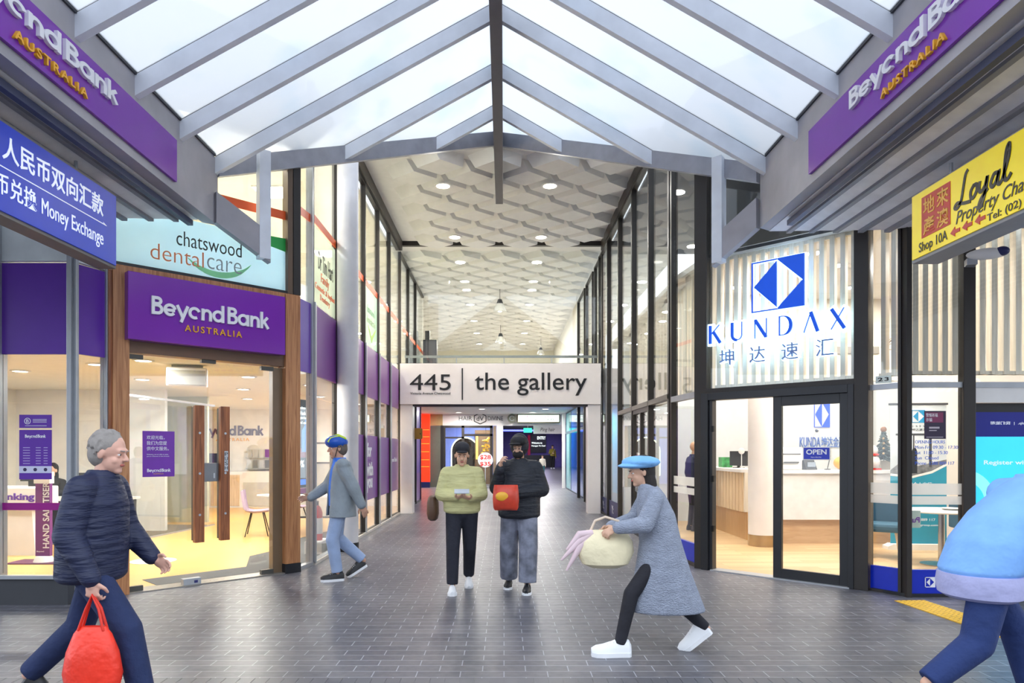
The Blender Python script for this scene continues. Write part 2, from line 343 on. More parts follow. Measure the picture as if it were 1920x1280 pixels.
BANKP = [(-9.5, 7.3), (-4.45, 7.3), (-4.3, 7.62), (-2.83, 9.1), (-2.72, 9.6), (-2.72, 20), (-9.5, 20)]
KUNP = [(9.5, 7.62), (4.36, 7.62), (4.18, 7.93), (2.72, 9.4), (2.6, 10.4), (2.6, 17.5), (9.5, 17.5)]
S('bank_floor', MB().prism(BANKP, 0, .012), YFLOOR)
S('bank_ceiling', MB().prism(BANKP, 2.76, 2.9), OFFW)
S('bank_upper_floor', MB().prism(BANKP, 3.46, 3.54), CREAM)
S('bank_upper_ceiling', MB().prism(BANKP, 6.4, 6.5), OFFW)
S('wall_bank_back', box(-9.6, -2.72, 19.9, 20.1, 0, 6.5), M('bank_wall_paint', (246, 240, 232), .6))
S('wall_bank_west', box(-9.7, -9.5, 7.3, 20, 0, 6.5), OFFW)
S('wall_bank_upper', box(-6.6, -6.45, 7.6, 19.9, 3.54, 6.4), CREAM)
S('wall_bank_inner', box(-9.5, -6.6, 13.6, 13.7, .012, 2.76), WHITE)
S('exchange_floor', MB().prism(KUNP, 0, .012), WFLOOR)
S('exchange_ceiling', MB().prism(KUNP, 4.12, 4.2), WHITE)
S('exchange_upper_ceiling', MB().prism(KUNP, 6.5, 6.6), CHAR)
S('wall_exchange_back', box(2.7, 9.5, 15.6, 15.8, .012, 4.12), M('pale_blue_white_wall', (226, 234, 240), .5, var=.02))
S('wall_exchange_east', box(9.5, 9.7, 7.62, 17.5, 0, 6.6), WHITE)
S('wall_exchange_upper', box(5.2, 5.3, 8.0, 17.5, 4.2, 6.5), CHAR)
S('wall_exchange_side', box(6.9, 9.4, 11.75, 11.9, .012, 4.12), M('warm_white_panelling', (243, 239, 234), .5, var=.02))

# street fronts beyond the frame
S('wall_street_west', box(-9.6, -5.2, 7.12, 7.3, 0, 6.6), M('silver_cladding', (150, 156, 168), .5))
S('wall_street_east', box(6.6, 9.6, 7.45, 7.62, 0, 6.6), CHAR)
S('wall_street_west_upper', box(-5.2, -4.42, 7.15, 7.3, 4.3, 6.6), M('grey_render', (150, 150, 156), .7))

# ---------------------------------------------------------------- gallery shell
def relief_ceiling(name, x0, x1, y0, y1, zb, zt, mat):
    mb = MB().box(x0, x1, y0, y1, zt, zt+.1); ny = int((y1-y0)/.52); k = 0
    for j in range(ny+1):
        y = y0+.3+j*.52
        off = .52 if j % 2 else 0
        for i in range(-1, 7):
            x = x0-.1+off+i*1.04
            q = [(x-.40, y+.03), (x+.04, y-.34), (x+.42, y+.0), (x+.0, y+.36)]; tq = [(x-.55, y-.02), (x-.10, y-.41), (x+.45, y-.06), (x-.06, y+.41)]
            if min(p[0] for p in tq) < x0 or max(p[0] for p in tq) > x1 or q[3][1] > y1 or tq[1][1] < y0: continue
            vs = [(p[0], p[1], zb) for p in q]+[(p[0], p[1], zt+.02) for p in tq]
            mb.add(vs, [(0, 3, 2, 1), (4, 5, 6, 7), (0, 1, 5, 4), (1, 2, 6, 5), (2, 3, 7, 6), (3, 0, 4, 7)])
    return S(name, mb, mat)
relief_ceiling('ceiling', -2.62, 2.5, 11.72, 17.6, 6.66, 6.86, M('white_relief_plaster', (228, 227, 226), .7, var=.03))
relief_ceiling('ceiling_gallery_beyond', -4.6, 4.6, 17.72, 35.8, 6.66, 6.8, M('white_relief_plaster_beyond', (230, 228, 222), .7, var=.03))
S('trim_1', box(-2.7, -2.56, 11.7, 17.6, 6.62, 6.98), DARK)
S('trim_2', box(2.44, 2.58, 11.7, 17.6, 6.62, 6.98), DARK)
S('trim_3', MB().box(-2.6, 2.46, 17.6, 17.72, 6.75, 6.95), DARK)
S('wall_roof_gap_west', MB().prism([(-4.2, 7.75), (-2.7, 9.3), (-2.7, 9.5), (-4.4, 7.8)], 6.5, 6.9), FASC)
S('wall_gallery_far_upper', box(-5, 5, 35.8, 36, 3.3, 7), CREAM)
S('wall_gallery_upper_west', box(-4.7, -4.6, 23, 36, 3.3, 7), OFFW)
S('wall_gallery_upper_west_return', box(-4.6, -2.68, 23, 23.15, 3.72, 6.68), OFFW)
S('wall_gallery_upper_east', box(2.55, 2.7, 24.5, 36, 3.3, 7), OFFW)
S('upper_walkway_floor', box(-4.6, 4.6, 17.95, 35.8, 3.32, 3.7), M('walkway_floor', (190, 186, 178), .5))
S('gallery_lower_ceiling', box(-5, 7, 17.95, 44, 3.22, 3.32), M('white_ceiling_lower', (232, 230, 226), .6, var=.02))

# round white column standing at the corridor mouth
c = S('column', MB().lathe([(.165, .0), (.165, 6.7)], (-2.455, 10.98, 0), 32), CONC, smooth=True)
MB().lathe([(.172, .0), (.172, .13), (.166, .135)], (-2.455, 10.98, 0), 32).build('column_base', BLACK, c, True)

# ---------------------------------------------------------------- glazed bays
nwin = [0]
def bay(p, q, z0, z1, panes, frame_mat=SILVER, post=.07, posts=(1, 1), sill=.05, head=.05, depth=.1, glass=GLASS):
    """one glazed bay from plan point p to q; panes: list of (za, zb, kind, material)"""
    nwin[0] += 1; p = Vector(p); q = Vector(q); L = (q-p).length; ang = math.degrees(math.atan2(q.y-p.y, q.x-p.x))
    e = struct('window_%d' % nwin[0], (p.x, p.y, 0), ang)
    fr = MB()
    if posts[0]: MB().box(0, post, -depth*.4, depth*.6, 0, z1).build('mullion', frame_mat, e, bevel=.004)
    if posts[1]: MB().box(L-post, L, -depth*.4, depth*.6, 0, z1).build('mullion', frame_mat, e, bevel=.004)
    a = post if posts[0] else 0; b = L-(post if posts[1] else 0)
    if sill: fr.box(a, b, -depth*.35, depth*.5, 0, sill)
    if head: fr.box(a, b, -depth*.35, depth*.5, z1-head, z1)
    if sill or head: fr.build('rail', frame_mat, e)
    for za, zb, kind, mt in panes:
        if kind == 'pane': MB().box(a, b, .0, .012, za, zb).build('pane', glass, e)
        elif kind == 'panel': MB().box(a, b, -.012, .03, za, zb).build('spandrel_panel', mt, e)
        elif kind == 'film': MB().box(a, b, -.006, -.001, za, zb).build('film', mt, e)
        elif kind == 'rail': MB().box(a, b, -.02, .03, za, zb).build('rail', mt, e)
        elif kind == 'louvre': MB().box(a, b, -.05, .03, za, zb).build('transom', mt, e)
    return e, a, b
# west corridor wall (bank), seen from the corridor: local x runs away from the street
WX = -2.64
ys = [9.55, 10.95, 12.05, 13.1, 14.55, 16.0, 17.42]
LB = []
for i in range(6):
    ps = [(.05, 2.3, 'pane', 0), (2.31, 2.62, 'pane', 0), (2.62, 3.6, 'panel', PURPLE2), (3.6, 6.6, 'pane', 0)]
    if i >= 2: ps.append((.62, 1.87, 'film', PURPLE2))
    ps.append((4.74, 4.85, 'film', ORANGE))
    e, a, b = bay((WX, ys[i]), (WX, ys[i+1]), .03, 6.62, ps, SILVER if i < 2 else DARK, .06 if i else .035, (1, 0), .05, .05)
    for ch in e.children:
        if ch.name.startswith('mullion'): ch.data.materials.clear(); ch.data.materials.append(DARK)
    MB().box(0, b, -.06, .02, 0, .045).build('sill', M('pale_aluminium', (206, 200, 192), .4), e)
    # silver lower cover of the mullion
    MB().box(0, .06, -.065, -.04, .03, 3.6).build('mullion_cover', SILVER, e)
    LB.append(e)
text(LB[3], 'lettering', 'for', .33, .78, 1.45, 1.73, -.008, WLET, .004, .03)
text(LB[3], 'lettering', 'and', .38, .74, 1.36, 1.44, -.008, M('lilac_lettering', (150, 110, 180), .4), .004)
text(LB[3], 'lettering', 'with', .22, .92, 1.08, 1.35, -.008, WLET, .004, .03)
text(LB[3], 'lettering', 'you', .3, .86, .76, 1.03, -.008, WLET, .004, .03)
text(LB[5], 'lettering', 'beyond bank', .2, 1.2, 1.28, 1.42, -.008, WLET, .004)
# dental names on the first upper bay
text(LB[0], 'lettering', 'Dr Tim Hart', .35, 1.2, 4.15, 4.4, -.008, INK, .004)
text(LB[0], 'lettering', 'Family', .5, .95, 3.95+.0, 4.12, -.008, ORANGE, .004)
text(LB[0], 'lettering', 'Cosmetic & Implant', .18, 1.3, 3.82, 3.93, -.008, ORANGE, .004)
text(LB[0], 'lettering', 'Dentistry', .45, 1.0, 3.7, 3.81, -.008, ORANGE, .004)
MB().box(.04, 1.35, -.004, -.001, 3.62, 4.7).build('film', frosted('pale_frosted_film', (214, 226, 214), .45), LB[0])
MB().box(.07, 1.4, -.004, -.001, 3.62, 4.72).build('film', frosted('pale_frosted_film_b', (206, 232, 220), .5), LB[3])
text(LB[3], 'lettering', 'chatswood', .3, 1.1, 4.25, 4.4, -.008, M('grey_green_lettering', (150, 180, 150), .5), .004)
text(LB[3], 'lettering', 'dentalcare', .3, 1.2, 4.05, 4.2, -.008, M('grey_green_lettering_b', (170, 190, 150), .5), .004)
MB().ribbon([(.45, 4.0), (.8, 3.78), (1.25, 4.04)], [.03, .12, .02], -.009, -.005).build('smile_mark', M('lime_mark', (164, 206, 44), .4), LB[3])
# short facet between the bank's timber pillar and the corridor wall
e, a, b = bay((-2.71, 9.1), (-2.64, 9.55), .03, 6.2, [(.05, 2.3, 'pane', 0), (2.31, 2.62, 'pane', 0), (2.62, 3.57, 'panel', PURPLED), (3.57, 6.15, 'pane', 0), (4.68, 4.79, 'film', ORANGE)], SILVER, .03, (0, 1))

# east corridor wall (exchange): tall dark mullions
EX = 2.5
ye = [18.2, 16.7, 15.1, 13.5, 11.95, 10.4]
EB = []
for i in range(5):
    if i < 2: ps = [(.05, 6.6, 'pane', 0)]
    else: ps = [(2.42, 6.6, 'pane', 0), (2.34, 2.42, 'louvre', M('bronze_transom', (108, 104, 98), .4, metal=.3))]
    if i != 3: ps.append((.05, 2.34, 'pane', 0)) if i >= 2 else None
    e, a, b = bay((EX, ye[i]), (EX, ye[i+1]), .0, 6.62, ps, DARK, .085, (1, 0), .05, .05, .12)
    if i < 2:
        MB().box(a+.05, b-.05, -.006, -.001, .05, .42).build('film', NAVY, e)
        text(e, 'lettering', 'Y:', .55, .8, .14, .32, -.008, WLET, .003)
    EB.append(e)
MB().box(1.465, 1.56, -.05, .07, 0, 6.62).build('mullion', DARK, EB[4])
# side door in the fourth bay of the dark glazing
nd = struct('door_3', (EX, 13.5, 0), -90)
fr = MB().box(.085, .15, -.03, .05, 0, 2.34).box(1.48, 1.55, -.03, .05, 0, 2.34).box(.15, 1.48, -.03, .05, 2.26, 2.34).box(.78, .86, -.03, .05, 0, 2.26)
fr.build('door_frame', DARK, nd)
MB().box(.15, .78, 0, .012, .02, 2.26).build('pane', GLASS, nd); MB().box(.86, 1.48, 0, .012, .02, 2.26).build('pane', GLASS, nd)
MB().tube([(.74, -.03, .8), (.74, -.09, .84), (.74, -.09, 1.3), (.74, -.03, 1.34)], .014).build('door_handle', SILVER, nd, True)
e, a, b = bay((EX, 10.36), (2.615, 9.36), 0, 6.2, [(.3, 2.28, 'pane', 0), (2.28, 2.36, 'louvre', SILVER), (2.36, 6.15, 'pane', 0), (.04, .3, 'panel', ROYAL), (1.08, 1.2, 'film', frosted('frost_band', (225, 225, 225), .55)), (.96, 1.05, 'film', frosted('frost_band_b', (225, 225, 225), .55))], DARK, .06, (1, 0))

# glass screen over the portal and upper glazing behind it
e = struct('window_30', (0, 17.66, 0), 0)
for x0, x1 in ((-2.58, -1.385), (-1.377, -.104), (-.096, 1.146), (1.154, 2.44)):
    MB().box(x0, x1, 0, .012, 3.76, 6.62).build('pane', GLASS, e)
MB().box(-2.6, 2.46, -.03, .05, 3.74, 3.79).build('rail', BLACK, e)
for i, (y0, y1) in enumerate(((17.75, 19.3), (19.3, 20.9), (20.9, 22.9))):
    nwin[0] = 31+i
    bay((-2.66, y0), (-2.66, y1), 0, 6.64, [(3.7, 6.6, 'pane', 0), (4.74, 4.84, 'film', ORANGE)], DARK, .07, (1, 0), 0, .05)
    nwin[0] = 41+i
    bay((2.52, y1+(i*.4)), (2.52, y0+(i*.4)), 3.7, 6.64, [(3.7, 6.6, 'pane', 0)], DARK, .07, (1, 1), 0, .05)
S('wall_upper_room_partition', box(-6.3, -2.75, 23.15, 23.3, 3.5, 6.6), OFFW)

# ---------------------------------------------------------------- white portal with the street number
pt = struct('portal')
MB().box(-2.6, 2.42, 17.45, 17.95, 2.74, 3.76).build('sign_board', SIGNW, pt, bevel=.006)
MB().box(-2.6, -2.29, 17.5, 17.9, 0, 2.74).build('column', SIGNW, pt, bevel=.01)
MB().box(2.1, 2.42, 17.5, 17.9, 0, 2.74).build('column', SIGNW, pt, bevel=.01)
MB().box(-2.29, 2.1, 17.52, 17.9, 2.70, 2.745).build('soffit_trim', CHAR, pt)
text(pt, 'lettering', '445', -2.35, -1.33, 3.09, 3.49, 17.447, INK, .012, .0)
text(pt, 'lettering', 'Victoria Avenue Chatswood', -2.34, -1.34, 2.985, 3.045, 17.447, INK, .008)
MB().box(-1.055, -1.025, 17.43, 17.45, 2.85, 3.64).build('divider_bar', INK, pt)
text(pt, 'lettering', 'the gallery', -.73, 2.07, 2.96, 3.53, 17.447, INK, .012, .004)

# ================================================================ BANK CORNER FRONT (45 degrees)
BO = (-4.136, 7.664); BA = 45
def bt(name, label, cat, **k): return thing(name, label, cat, (BO[0], BO[1], 0), BA, **k)
pl = struct('trim_4', BO+(0,), BA)
MB().box(-.165, .0, -.09, .12, .0, 3.56).build('timber_cladding', OAK, pl, bevel=.004)
MB().box(-.2, -.165, -.06, .12, .0, 3.5).build('timber_return', DOAK, pl)
MB().box(1.83, 2.035, -.09, .12, .12, 3.56).build('timber_cladding', OAK, pl, bevel=.004)
MB().box(1.825, 2.04, -.095, .12, .0, .12).build('plinth', BLACK, pl)
MB().box(1.70, 1.83, .0, .1, .0, 2.62).build('timber_jamb', M('bronze_jamb', (120, 98, 74), .4), pl)
MB().box(0, 1.83, -.05, .12, 2.64, 2.8).build('door_head', M('brown_door_head', (112, 82, 62), .45), pl)
MB().box(-.2, 2.035, -.07, .12, 3.5, 3.575).build('timber_cornice', OAK, pl)

sg = bt('shop_sign', 'glossy purple bank sign board with white raised letters above the double glass door', 'sign')
MB().box(-.05, 1.767, -.2, -.06, 2.765, 3.495).build('board', PURPLE, sg, bevel=.006)
wordmark(sg, .182, 1.541, 3.06, 3.26, -.201, WLET, .025)
text(sg, 'lettering', 'AUSTRALIA', .538, 1.202, 2.915, 2.99, -.201, GOLD, .012, .01, spacing=1.35)

dr = struct('door_1', BO+(0,), BA)
for k, (x0, x1) in enumerate(((.005, .878), (.886, 1.70))):
    MB().box(x0, x1, .0, .012, .02, 2.62).build('door_leaf', GLASS, dr)
pv = [(x0, x1, z0, z1) for x0, x1, z0, z1 in ((.0, .16, 2.575, 2.625), (1.54, 1.70, 2.575, 2.625), (.80, .97, 2.6, 2.64), (.0, .16, .0, .07), (1.54, 1.7, .0, .07))]
for q in pv: MB().box(q[0], q[1], -.02, .03, q[2], q[3]).build('patch_fitting', M('dark_patch_fitting', (74, 74, 70), .4), dr)
for x in (.74, 1.04):
    h = MB().box(x-.055, x+.055, -.12, -.055, .5, 2.09).build('pull_handle', DOAK, dr, bevel=.004)
    b = MB()
    for z in (.82, 1.3, 1.77): b.lathe([(.001, -.126), (.014, -.126), (.014, -.118)], (x, 0, z), 12, 'y')
    b.build('bolt', SILVER, h)
    MB().box(x-.05, x-.01, -.055, .0, .52, 2.07).build('handle_back', BLACK, h)
MB().box(.80, .985, -.06, .03, 1.2, 1.42).build('lock_box', M('grey_lock_box', (120, 122, 126), .35, metal=.4), dr, bevel=.004)
MB().box(.92, .94, -.066, -.06, 1.24, 1.3).build('lock_cylinder', SILVER, dr)
pp = MB().box(1.05-.022, 1.05+.022, -.123, -.12, 1.32, 1.56).build('push_plate', SILVER, dr)
for i, chx in enumerate('PUSH'): text(dr, 'lettering', chx, 1.032, 1.068, 1.505-i*.055, 1.545-i*.055, -.123, INK, .002)
MB().box(.58, .78, -.06, .02, .0, .085).build('floor_lock_plate', SILVER, dr, bevel=.003)
MB().box(.70, .74, -.064, -.06, .03, .06).build('lock_cylinder', M('blue_keyway', (40, 44, 110), .4), dr)
MB().box(0, 1.83, -.08, .2, .0, .014).build('threshold', M('threshold_metal', (150, 146, 140), .35, metal=.5), dr)

# upper dental glazing on the corner
e = struct('window_20', BO+(0,), BA)
MB().box(-.25, 2.0, .0, .012, 3.58, 5.55).build('pane', GLASS, e)
MB().box(-.25, 2.05, -.06, .06, 3.575, 3.61).build('rail', BLACK, e)
MB().box(1.87, 1.94, -.07, .07, 3.58, 5.6).build('mullion', M('brown_mullion', (98, 78, 60), .4), e)
MB().box(1.95, 2.05, -.07, .07, 3.58, 5.6).build('mullion', DARK, e)
MB().box(-.25, 1.87, -.004, -.001, 3.62, 4.25).build('film', frosted('dental_film', (206, 234, 250), .85), e)
MB().box(-.25, 2.0, -.008, -.004, 4.53, 4.64).build('film', ORANGE, e)
MB().prism([(.9, 4.30), (1.2, 4.24), (1.5, 4.18), (1.87, 4.12), (1.87, 4.29), (1.4, 4.27)], -.008, -.004, 'y').build('green_wave', GREEN, e)
MB().prism([(-.25, 4.2), (.3, 4.25), (.9, 4.29), (.3, 4.30), (-.25, 4.28)], -.008, -.004, 'y').build('green_wave', GREEN, e)
text(e, 'lettering', 'chatswood', .52, 1.29, 3.93, 4.10, -.006, M('dark_grey_lettering', (54, 60, 62), .5), .004, -.004)
text(e, 'lettering', 'dental', .24, .83, 3.72, 3.9, -.006, M('orange_lettering', (232, 130, 84), .5), .004, -.012)
text(e, 'lettering', 'care', .87, 1.29, 3.725, 3.86, -.006, M('mid_grey_lettering', (150, 160, 164), .5), .004, -.012)
MB().ribbon(arc(1.0, 4.25, .55, 230, 318, 14, .58), [.005, .02, .04, .05, .06, .065, .07, .07, .07, .065, .06, .05, .03, .02, .004], -.009, -.005).build('smile_mark', M('smile_green', (140, 222, 160), .5), e)
S('wall_upper_corner_top', MB(Matrix.Translation((BO[0], BO[1], 0)) @ Matrix.Rotation(R(45), 4, 'Z')).box(-.3, 2.05, .0, .12, 5.55, 6.6), M('corner_render', (196, 190, 180), .6))

# small facet and street window of the bank
e, a, b = bay((-4.41, 7.15), (-4.275, 7.52), .29, 3.9, [(.31, 2.05, 'pane', 0), (2.055, 2.56, 'pane', 0), (2.56, 3.48, 'panel', PURPLED), (3.5, 3.9, 'panel', M('pale_upper_panel', (216, 224, 226), .3))], SILVER, .035, (1, 1))
e, a, b = bay((-5.13, 7.15), (-4.41, 7.15), .29, 4.3, [(.31, 2.05, 'pane', 0), (2.055, 2.55, 'pane', 0), (2.55, 3.48, 'panel', PURPLED), (3.5, 4.3, 'panel', M('pale_upper_panel_b', (216, 224, 226), .3)), (.955, 1.03, 'film', MAGENTA)], SILVER, .045, (0, 1))
S('wall_plinth_west', MB().prism([(-9.6, 7.08), (-4.42, 7.08), (-4.25, 7.46), (-4.3, 7.5), (-4.47, 7.2), (-9.6, 7.2)], 0, .27), CHAR)
S('trim_5', box(-5.22, -5.13, 7.08, 7.22, .27, 4.3), SILVER)
S('trim_6', MB().prism([(-9.6, 7.05), (-4.4, 7.05), (-4.24, 7.44), (-4.28, 7.46), (-4.44, 7.12), (-9.6, 7.12)], .265, .3), SILVER)

# ================================================================ EXCHANGE CORNER FRONT (-45 degrees)
KO = (2.616, 9.334); KA = -45
kp = struct('trim_7', KO+(0,), KA)
MB().box(-.05, .13, -.06, .1, 0, 5.4).build('post', DARK, kp, bevel=.004)
MB().box(1.963, 2.115, -.08, .1, 0, 5.2).build('post', DARK, kp, bevel=.004)
MB().box(.13, 1.963, -.07, .1, 2.31, 2.38).build('transom', DARK, kp)
d2 = struct('door_2', KO+(0,), KA)
MB().box(.06, .165, -.09, .05, 0, 2.32).box(1.9, 1.965, -.09, .05, 0, 2.32).box(.165, 1.9, -.09, .05, 2.225, 2.32).build('door_frame', BLACK, d2, bevel=.004)
MB().box(.165, .215, -.06, .04, 0, 2.225).build('folded_leaf', BLACK, d2)
hg = MB()
for z in (.55, 1.2, 1.85): hg.box(.2, .24, -.075, -.03, z-.04, z+.04)
hg.build('hinge', M('black_hinge', (20, 20, 22), .3, metal=.5), d2)
lf = MB().box(1.02, 1.125, -.05, .0, .0, 2.225).box(1.80, 1.9, -.05, .0, .0, 2.225).box(1.125, 1.80, -.05, .0, 2.11, 2.225).box(1.125, 1.80, -.05, .0, .0, .13).build('door_leaf', BLACK, d2, bevel=.003)
MB().box(1.125, 1.80, -.03, -.018, .13, 2.11).build('pane', GLASS, lf)
MB().box(.2, 1.92, -.1, .1, 0, .015).build('threshold', SILVER, d2)
e = struct('window_21', KO+(0,), KA)
MB().box(.13, 1.963, .0, .012, 2.38, 5.3).build('pane', GLASS, e)
MB().box(.13, 1.963, .014, .02, 4.12, 4.16).build('rail', CHAR, e)
S('wall_corner_head_east', MB(Matrix.Translation((KO[0], KO[1], 0)) @ Matrix.Rotation(R(-45), 4, 'Z')).box(-.05, 2.1, .02, .12, 5.3, 6.6), CHAR)
def slats(name, label, p, q, n, inset, z0=2.4, z1=4.118, wd=.055):
    p = Vector(p); q = Vector(q); L = (q-p).length; t = thing(name, label, 'slat screen', (p.x, p.y, 0), math.degrees(math.atan2(q.y-p.y, q.x-p.x)))
    for i in range(n):
        x = (i+.5)*L/n; MB().box(x-wd/2, x+wd/2, inset, inset+.09, z0, z1).build('slat', PALEW, t)
    MB().box(0, L, inset+.01, inset+.08, z1-.04, z1).build('top_rail', PALEW, t); MB().box(0, L, inset+.01, inset+.08, z0, z0+.04).build('bottom_rail', PALEW, t)
    return t
u = Vector((.7071, -.7071))
slats('slat_screen', 'pale timber slats hanging behind the glowing blue sign over the open door', Vector(KO)+u*.14, Vector(KO)+u*1.95, 15, .14)
slats('slat_screen', 'pale timber slats behind the tall street pane with the yellow board', (4.46, 7.5), (5.0, 7.5), 5, .16, wd=.06)
slats('slat_screen', 'pale timber slats above the glowing cyan screen', (5.05, 7.5), (6.5, 7.5), 11, .16, wd=.06)
slats('slat_screen', 'narrow run of pale slats above the number 23', (4.13, 7.84), (4.26, 7.66), 2, .14, wd=.05)
slats('slat_screen', 'timber slats seen edge on behind the dark corridor glazing beside the glowing sign', (2.53, 10.3), (2.64, 9.4), 8, .14, wd=.05)
slats('slat_screen', 'run of timber slats behind the dark mullions near the portal', (2.5, 16.6), (2.5, 10.5), 26, .3, wd=.14)
# facet and street bays
FB = [(.29, 2.24, 'pane', 0), (2.24, 2.3, 'rail', SILVER), (2.3, 4.3, 'pane', 0), (.03, .285, 'panel', ROYAL), (1.09, 1.21, 'film', frosted('frost_band_c', (232, 232, 232), .6)), (.985, 1.075, 'film', frosted('frost_band_d', (232, 232, 232), .6))]
FRONT2, a, b = bay((4.115, 7.835), (4.31, 7.55), .0, 4.4, FB, DARK, .035, (0, 1), .03)
FRONT, a, b = bay((4.31, 7.5), (5.04, 7.5), .0, 4.4, FB, DARK, .13, (0, 1), .03)
MB().box(-.02, .035, -.06, .05, 0, 4.4).build('mullion', DARK, FRONT)
bay((5.04, 7.5), (6.6, 7.5), 0, 4.4, [(2.3, 4.3, 'pane', 0), (2.24, 2.3, 'rail', SILVER), (2.08, 2.24, 'panel', WHITE), (.03, .6, 'panel', BLACK)], DARK, .05, (0, 1), .03)
S('wall_plinth_east', MB().prism([(4.11, 7.8), (4.3, 7.46), (6.6, 7.46), (6.6, 7.5), (4.33, 7.5), (4.14, 7.84)], 0, .035), BLACK)
logo(FRONT, .2, .31, .1, .21, -.013, WLET, .003, .008)
kletters(FRONT, .35, .55, .155, .2, -.013, WLET, .003)
text(FRONT, 'lettering', '坤达速汇', .37, .53, .11, .142, -.013, WLET, .003)
t23 = thing('number_plate', 'small white plate with black number 23 on the angled pane', 'sign', (4.115, 7.835, 0), math.degrees(math.atan2(7.55-7.835, 4.31-4.115)))
MB().box(.06, .23, -.016, -.008, 2.31, 2.39).build('plate', M('pale_plate', (222, 232, 226), .4), t23)
text(t23, 'lettering', '23', .085, .205, 2.33, 2.372, -.016, INK, .003, .02, spacing=1.2)
oh = thing('window_lettering', 'blue opening hours lettering on the street pane', 'lettering', (4.31, 7.5, 0))
bl = M('blue_vinyl_lettering', (30, 90, 200), .4)
for i, s_ in enumerate(('OPENING HOURS', 'Mon-Fri  09:30 - 17:30', 'Sat  11:00 - 15:30', 'Sun  Closed', 'Phone  1300 889 117')):
    text(oh, 'lettering', s_, .1, .1+(.32, .46, .35, .25, .42)[i], 1.64-i*.057, 1.675-i*.057, -.004, bl, .003)
po = thing('poster', 'dark warning poster with Chinese headline taped to the street pane', 'poster', (4.31, 7.5, 0))
MB().box(.2, .43, -.006, -.002, 1.69, 1.99).build('sheet', M('poster_navy', (52, 40, 66), .4), po)
MB().box(.205, .40, -.008, -.005, 1.865, 1.975).build('headline_panel', M('poster_plum', (130, 50, 90), .4), po)
text(po, 'lettering', '警惕祈福', .215, .34, 1.925, 1.965, -.008, WLET, .002); text(po, 'lettering', '诈骗', .215, .28, 1.875, 1.915, -.008, WLET, .002)
MB().box(.25, .36, -.008, -.005, 1.80, 1.82).box(.25, .33, -.008, -.005, 1.775, 1.785).box(.22, .4, -.008, -.005, 1.705, 1.712).build('small_print', M('poster_grey', (190, 180, 190), .5), po)
st = thing('pull_sticker', 'square pull sticker in purple on pale green, reversed on the street pane', 'sticker', (4.31, 7.5, 0))
MB().box(.03, .17, .014, .018, .735, .92).build('sheet', M('pale_green_sheet', (196, 206, 190), .5), st)
text(st, 'lettering', 'Pull', .045, .16, .79, .85, .013, M('purple_lettering', (120, 60, 150), .5), .002, .03, mirror=True)

# glowing exchange sign
ks = thing('shop_sign', 'glowing blue diamond emblem and letters with white halo on the glass over the open door', 'sign', KO+(0,), KA)
HALO = M('halo_light', (215, 240, 255), .5, emit=3.5, ecol=(200, 236, 255)); KB = M('lit_blue', (4, 66, 200), .35, emit=.3, ecol=(0, 96, 240))
logo(ks, .75, 1.405, 3.29, 3.915, -.035, KB, .03, .014)
hb = MB(); 
for a in ((.738, 1.417, 3.278, 3.3), (.738, 1.417, 3.905, 3.927), (.738, .76, 3.3, 3.905), (1.395, 1.417, 3.3, 3.905)): hb.box(a[0], a[1], -.03, -.012, a[2], a[3])
hb.prism([(1.068, 3.91), (1.088, 3.91), (1.088, 3.3), (1.068, 3.3)], -.03, -.012, 'y'); hb.ribbon([(1.08, 3.9), (1.385, 3.6)], .03, -.03, -.012); hb.ribbon([(1.08, 3.31), (1.385, 3.6)], .03, -.03, -.012); hb.ribbon([(.785, 3.6), (1.07, 3.885)], .02, -.03, -.012); hb.ribbon([(.785, 3.6), (1.07, 3.32)], .02, -.03, -.012)
hb.build('halo', HALO, ks)
kletters(ks, .16, 1.87, 2.965, 3.205, -.035, KB, .025); kletters(ks, .16, 1.87, 2.965, 3.205, -.012, HALO, .02, .2, 'halo')
for i, chx in enumerate('坤达速汇'):
    x = .31+i*.408
    text(ks, 'lettering', chx, x, x+.2, 2.67, 2.87, -.035, M('pale_blue_steel', (110, 140, 200), .4), .02)
    text(ks, 'halo', chx, x-.012, x+.212, 2.658, 2.882, -.012, HALO, .015, .035)
os_ = thing('open_sign', 'royal blue OPEN sign with white border hanging on the sliding glass door', 'sign', KO+(0,), KA)
MB().box(1.385, 1.70, -.052, -.044, 1.455, 1.61).build('border', WHITE, os_, bevel=.002)
MB().box(1.395, 1.69, -.055, -.05, 1.465, 1.60).build('face', ROYAL, os_)
text(os_, 'lettering', 'OPEN', 1.425, 1.66, 1.52, 1.58, -.055, WLET, .003, .025)
text(os_, 'lettering', 'Have a Nice Day', 1.48, 1.60, 1.48, 1.495, -.055, WLET, .002)
MB().tube([(1.44, -.05, 1.61), (1.54, -.035, 1.8), (1.64, -.05, 1.61)], .003, 6).build('string', WHITE, os_)
MB().lathe([(.001, -.045), (.018, -.04), (.02, -.03)], (1.54, 0, 1.8), 12, 'y').build('suction_hook', SILVER, os_)
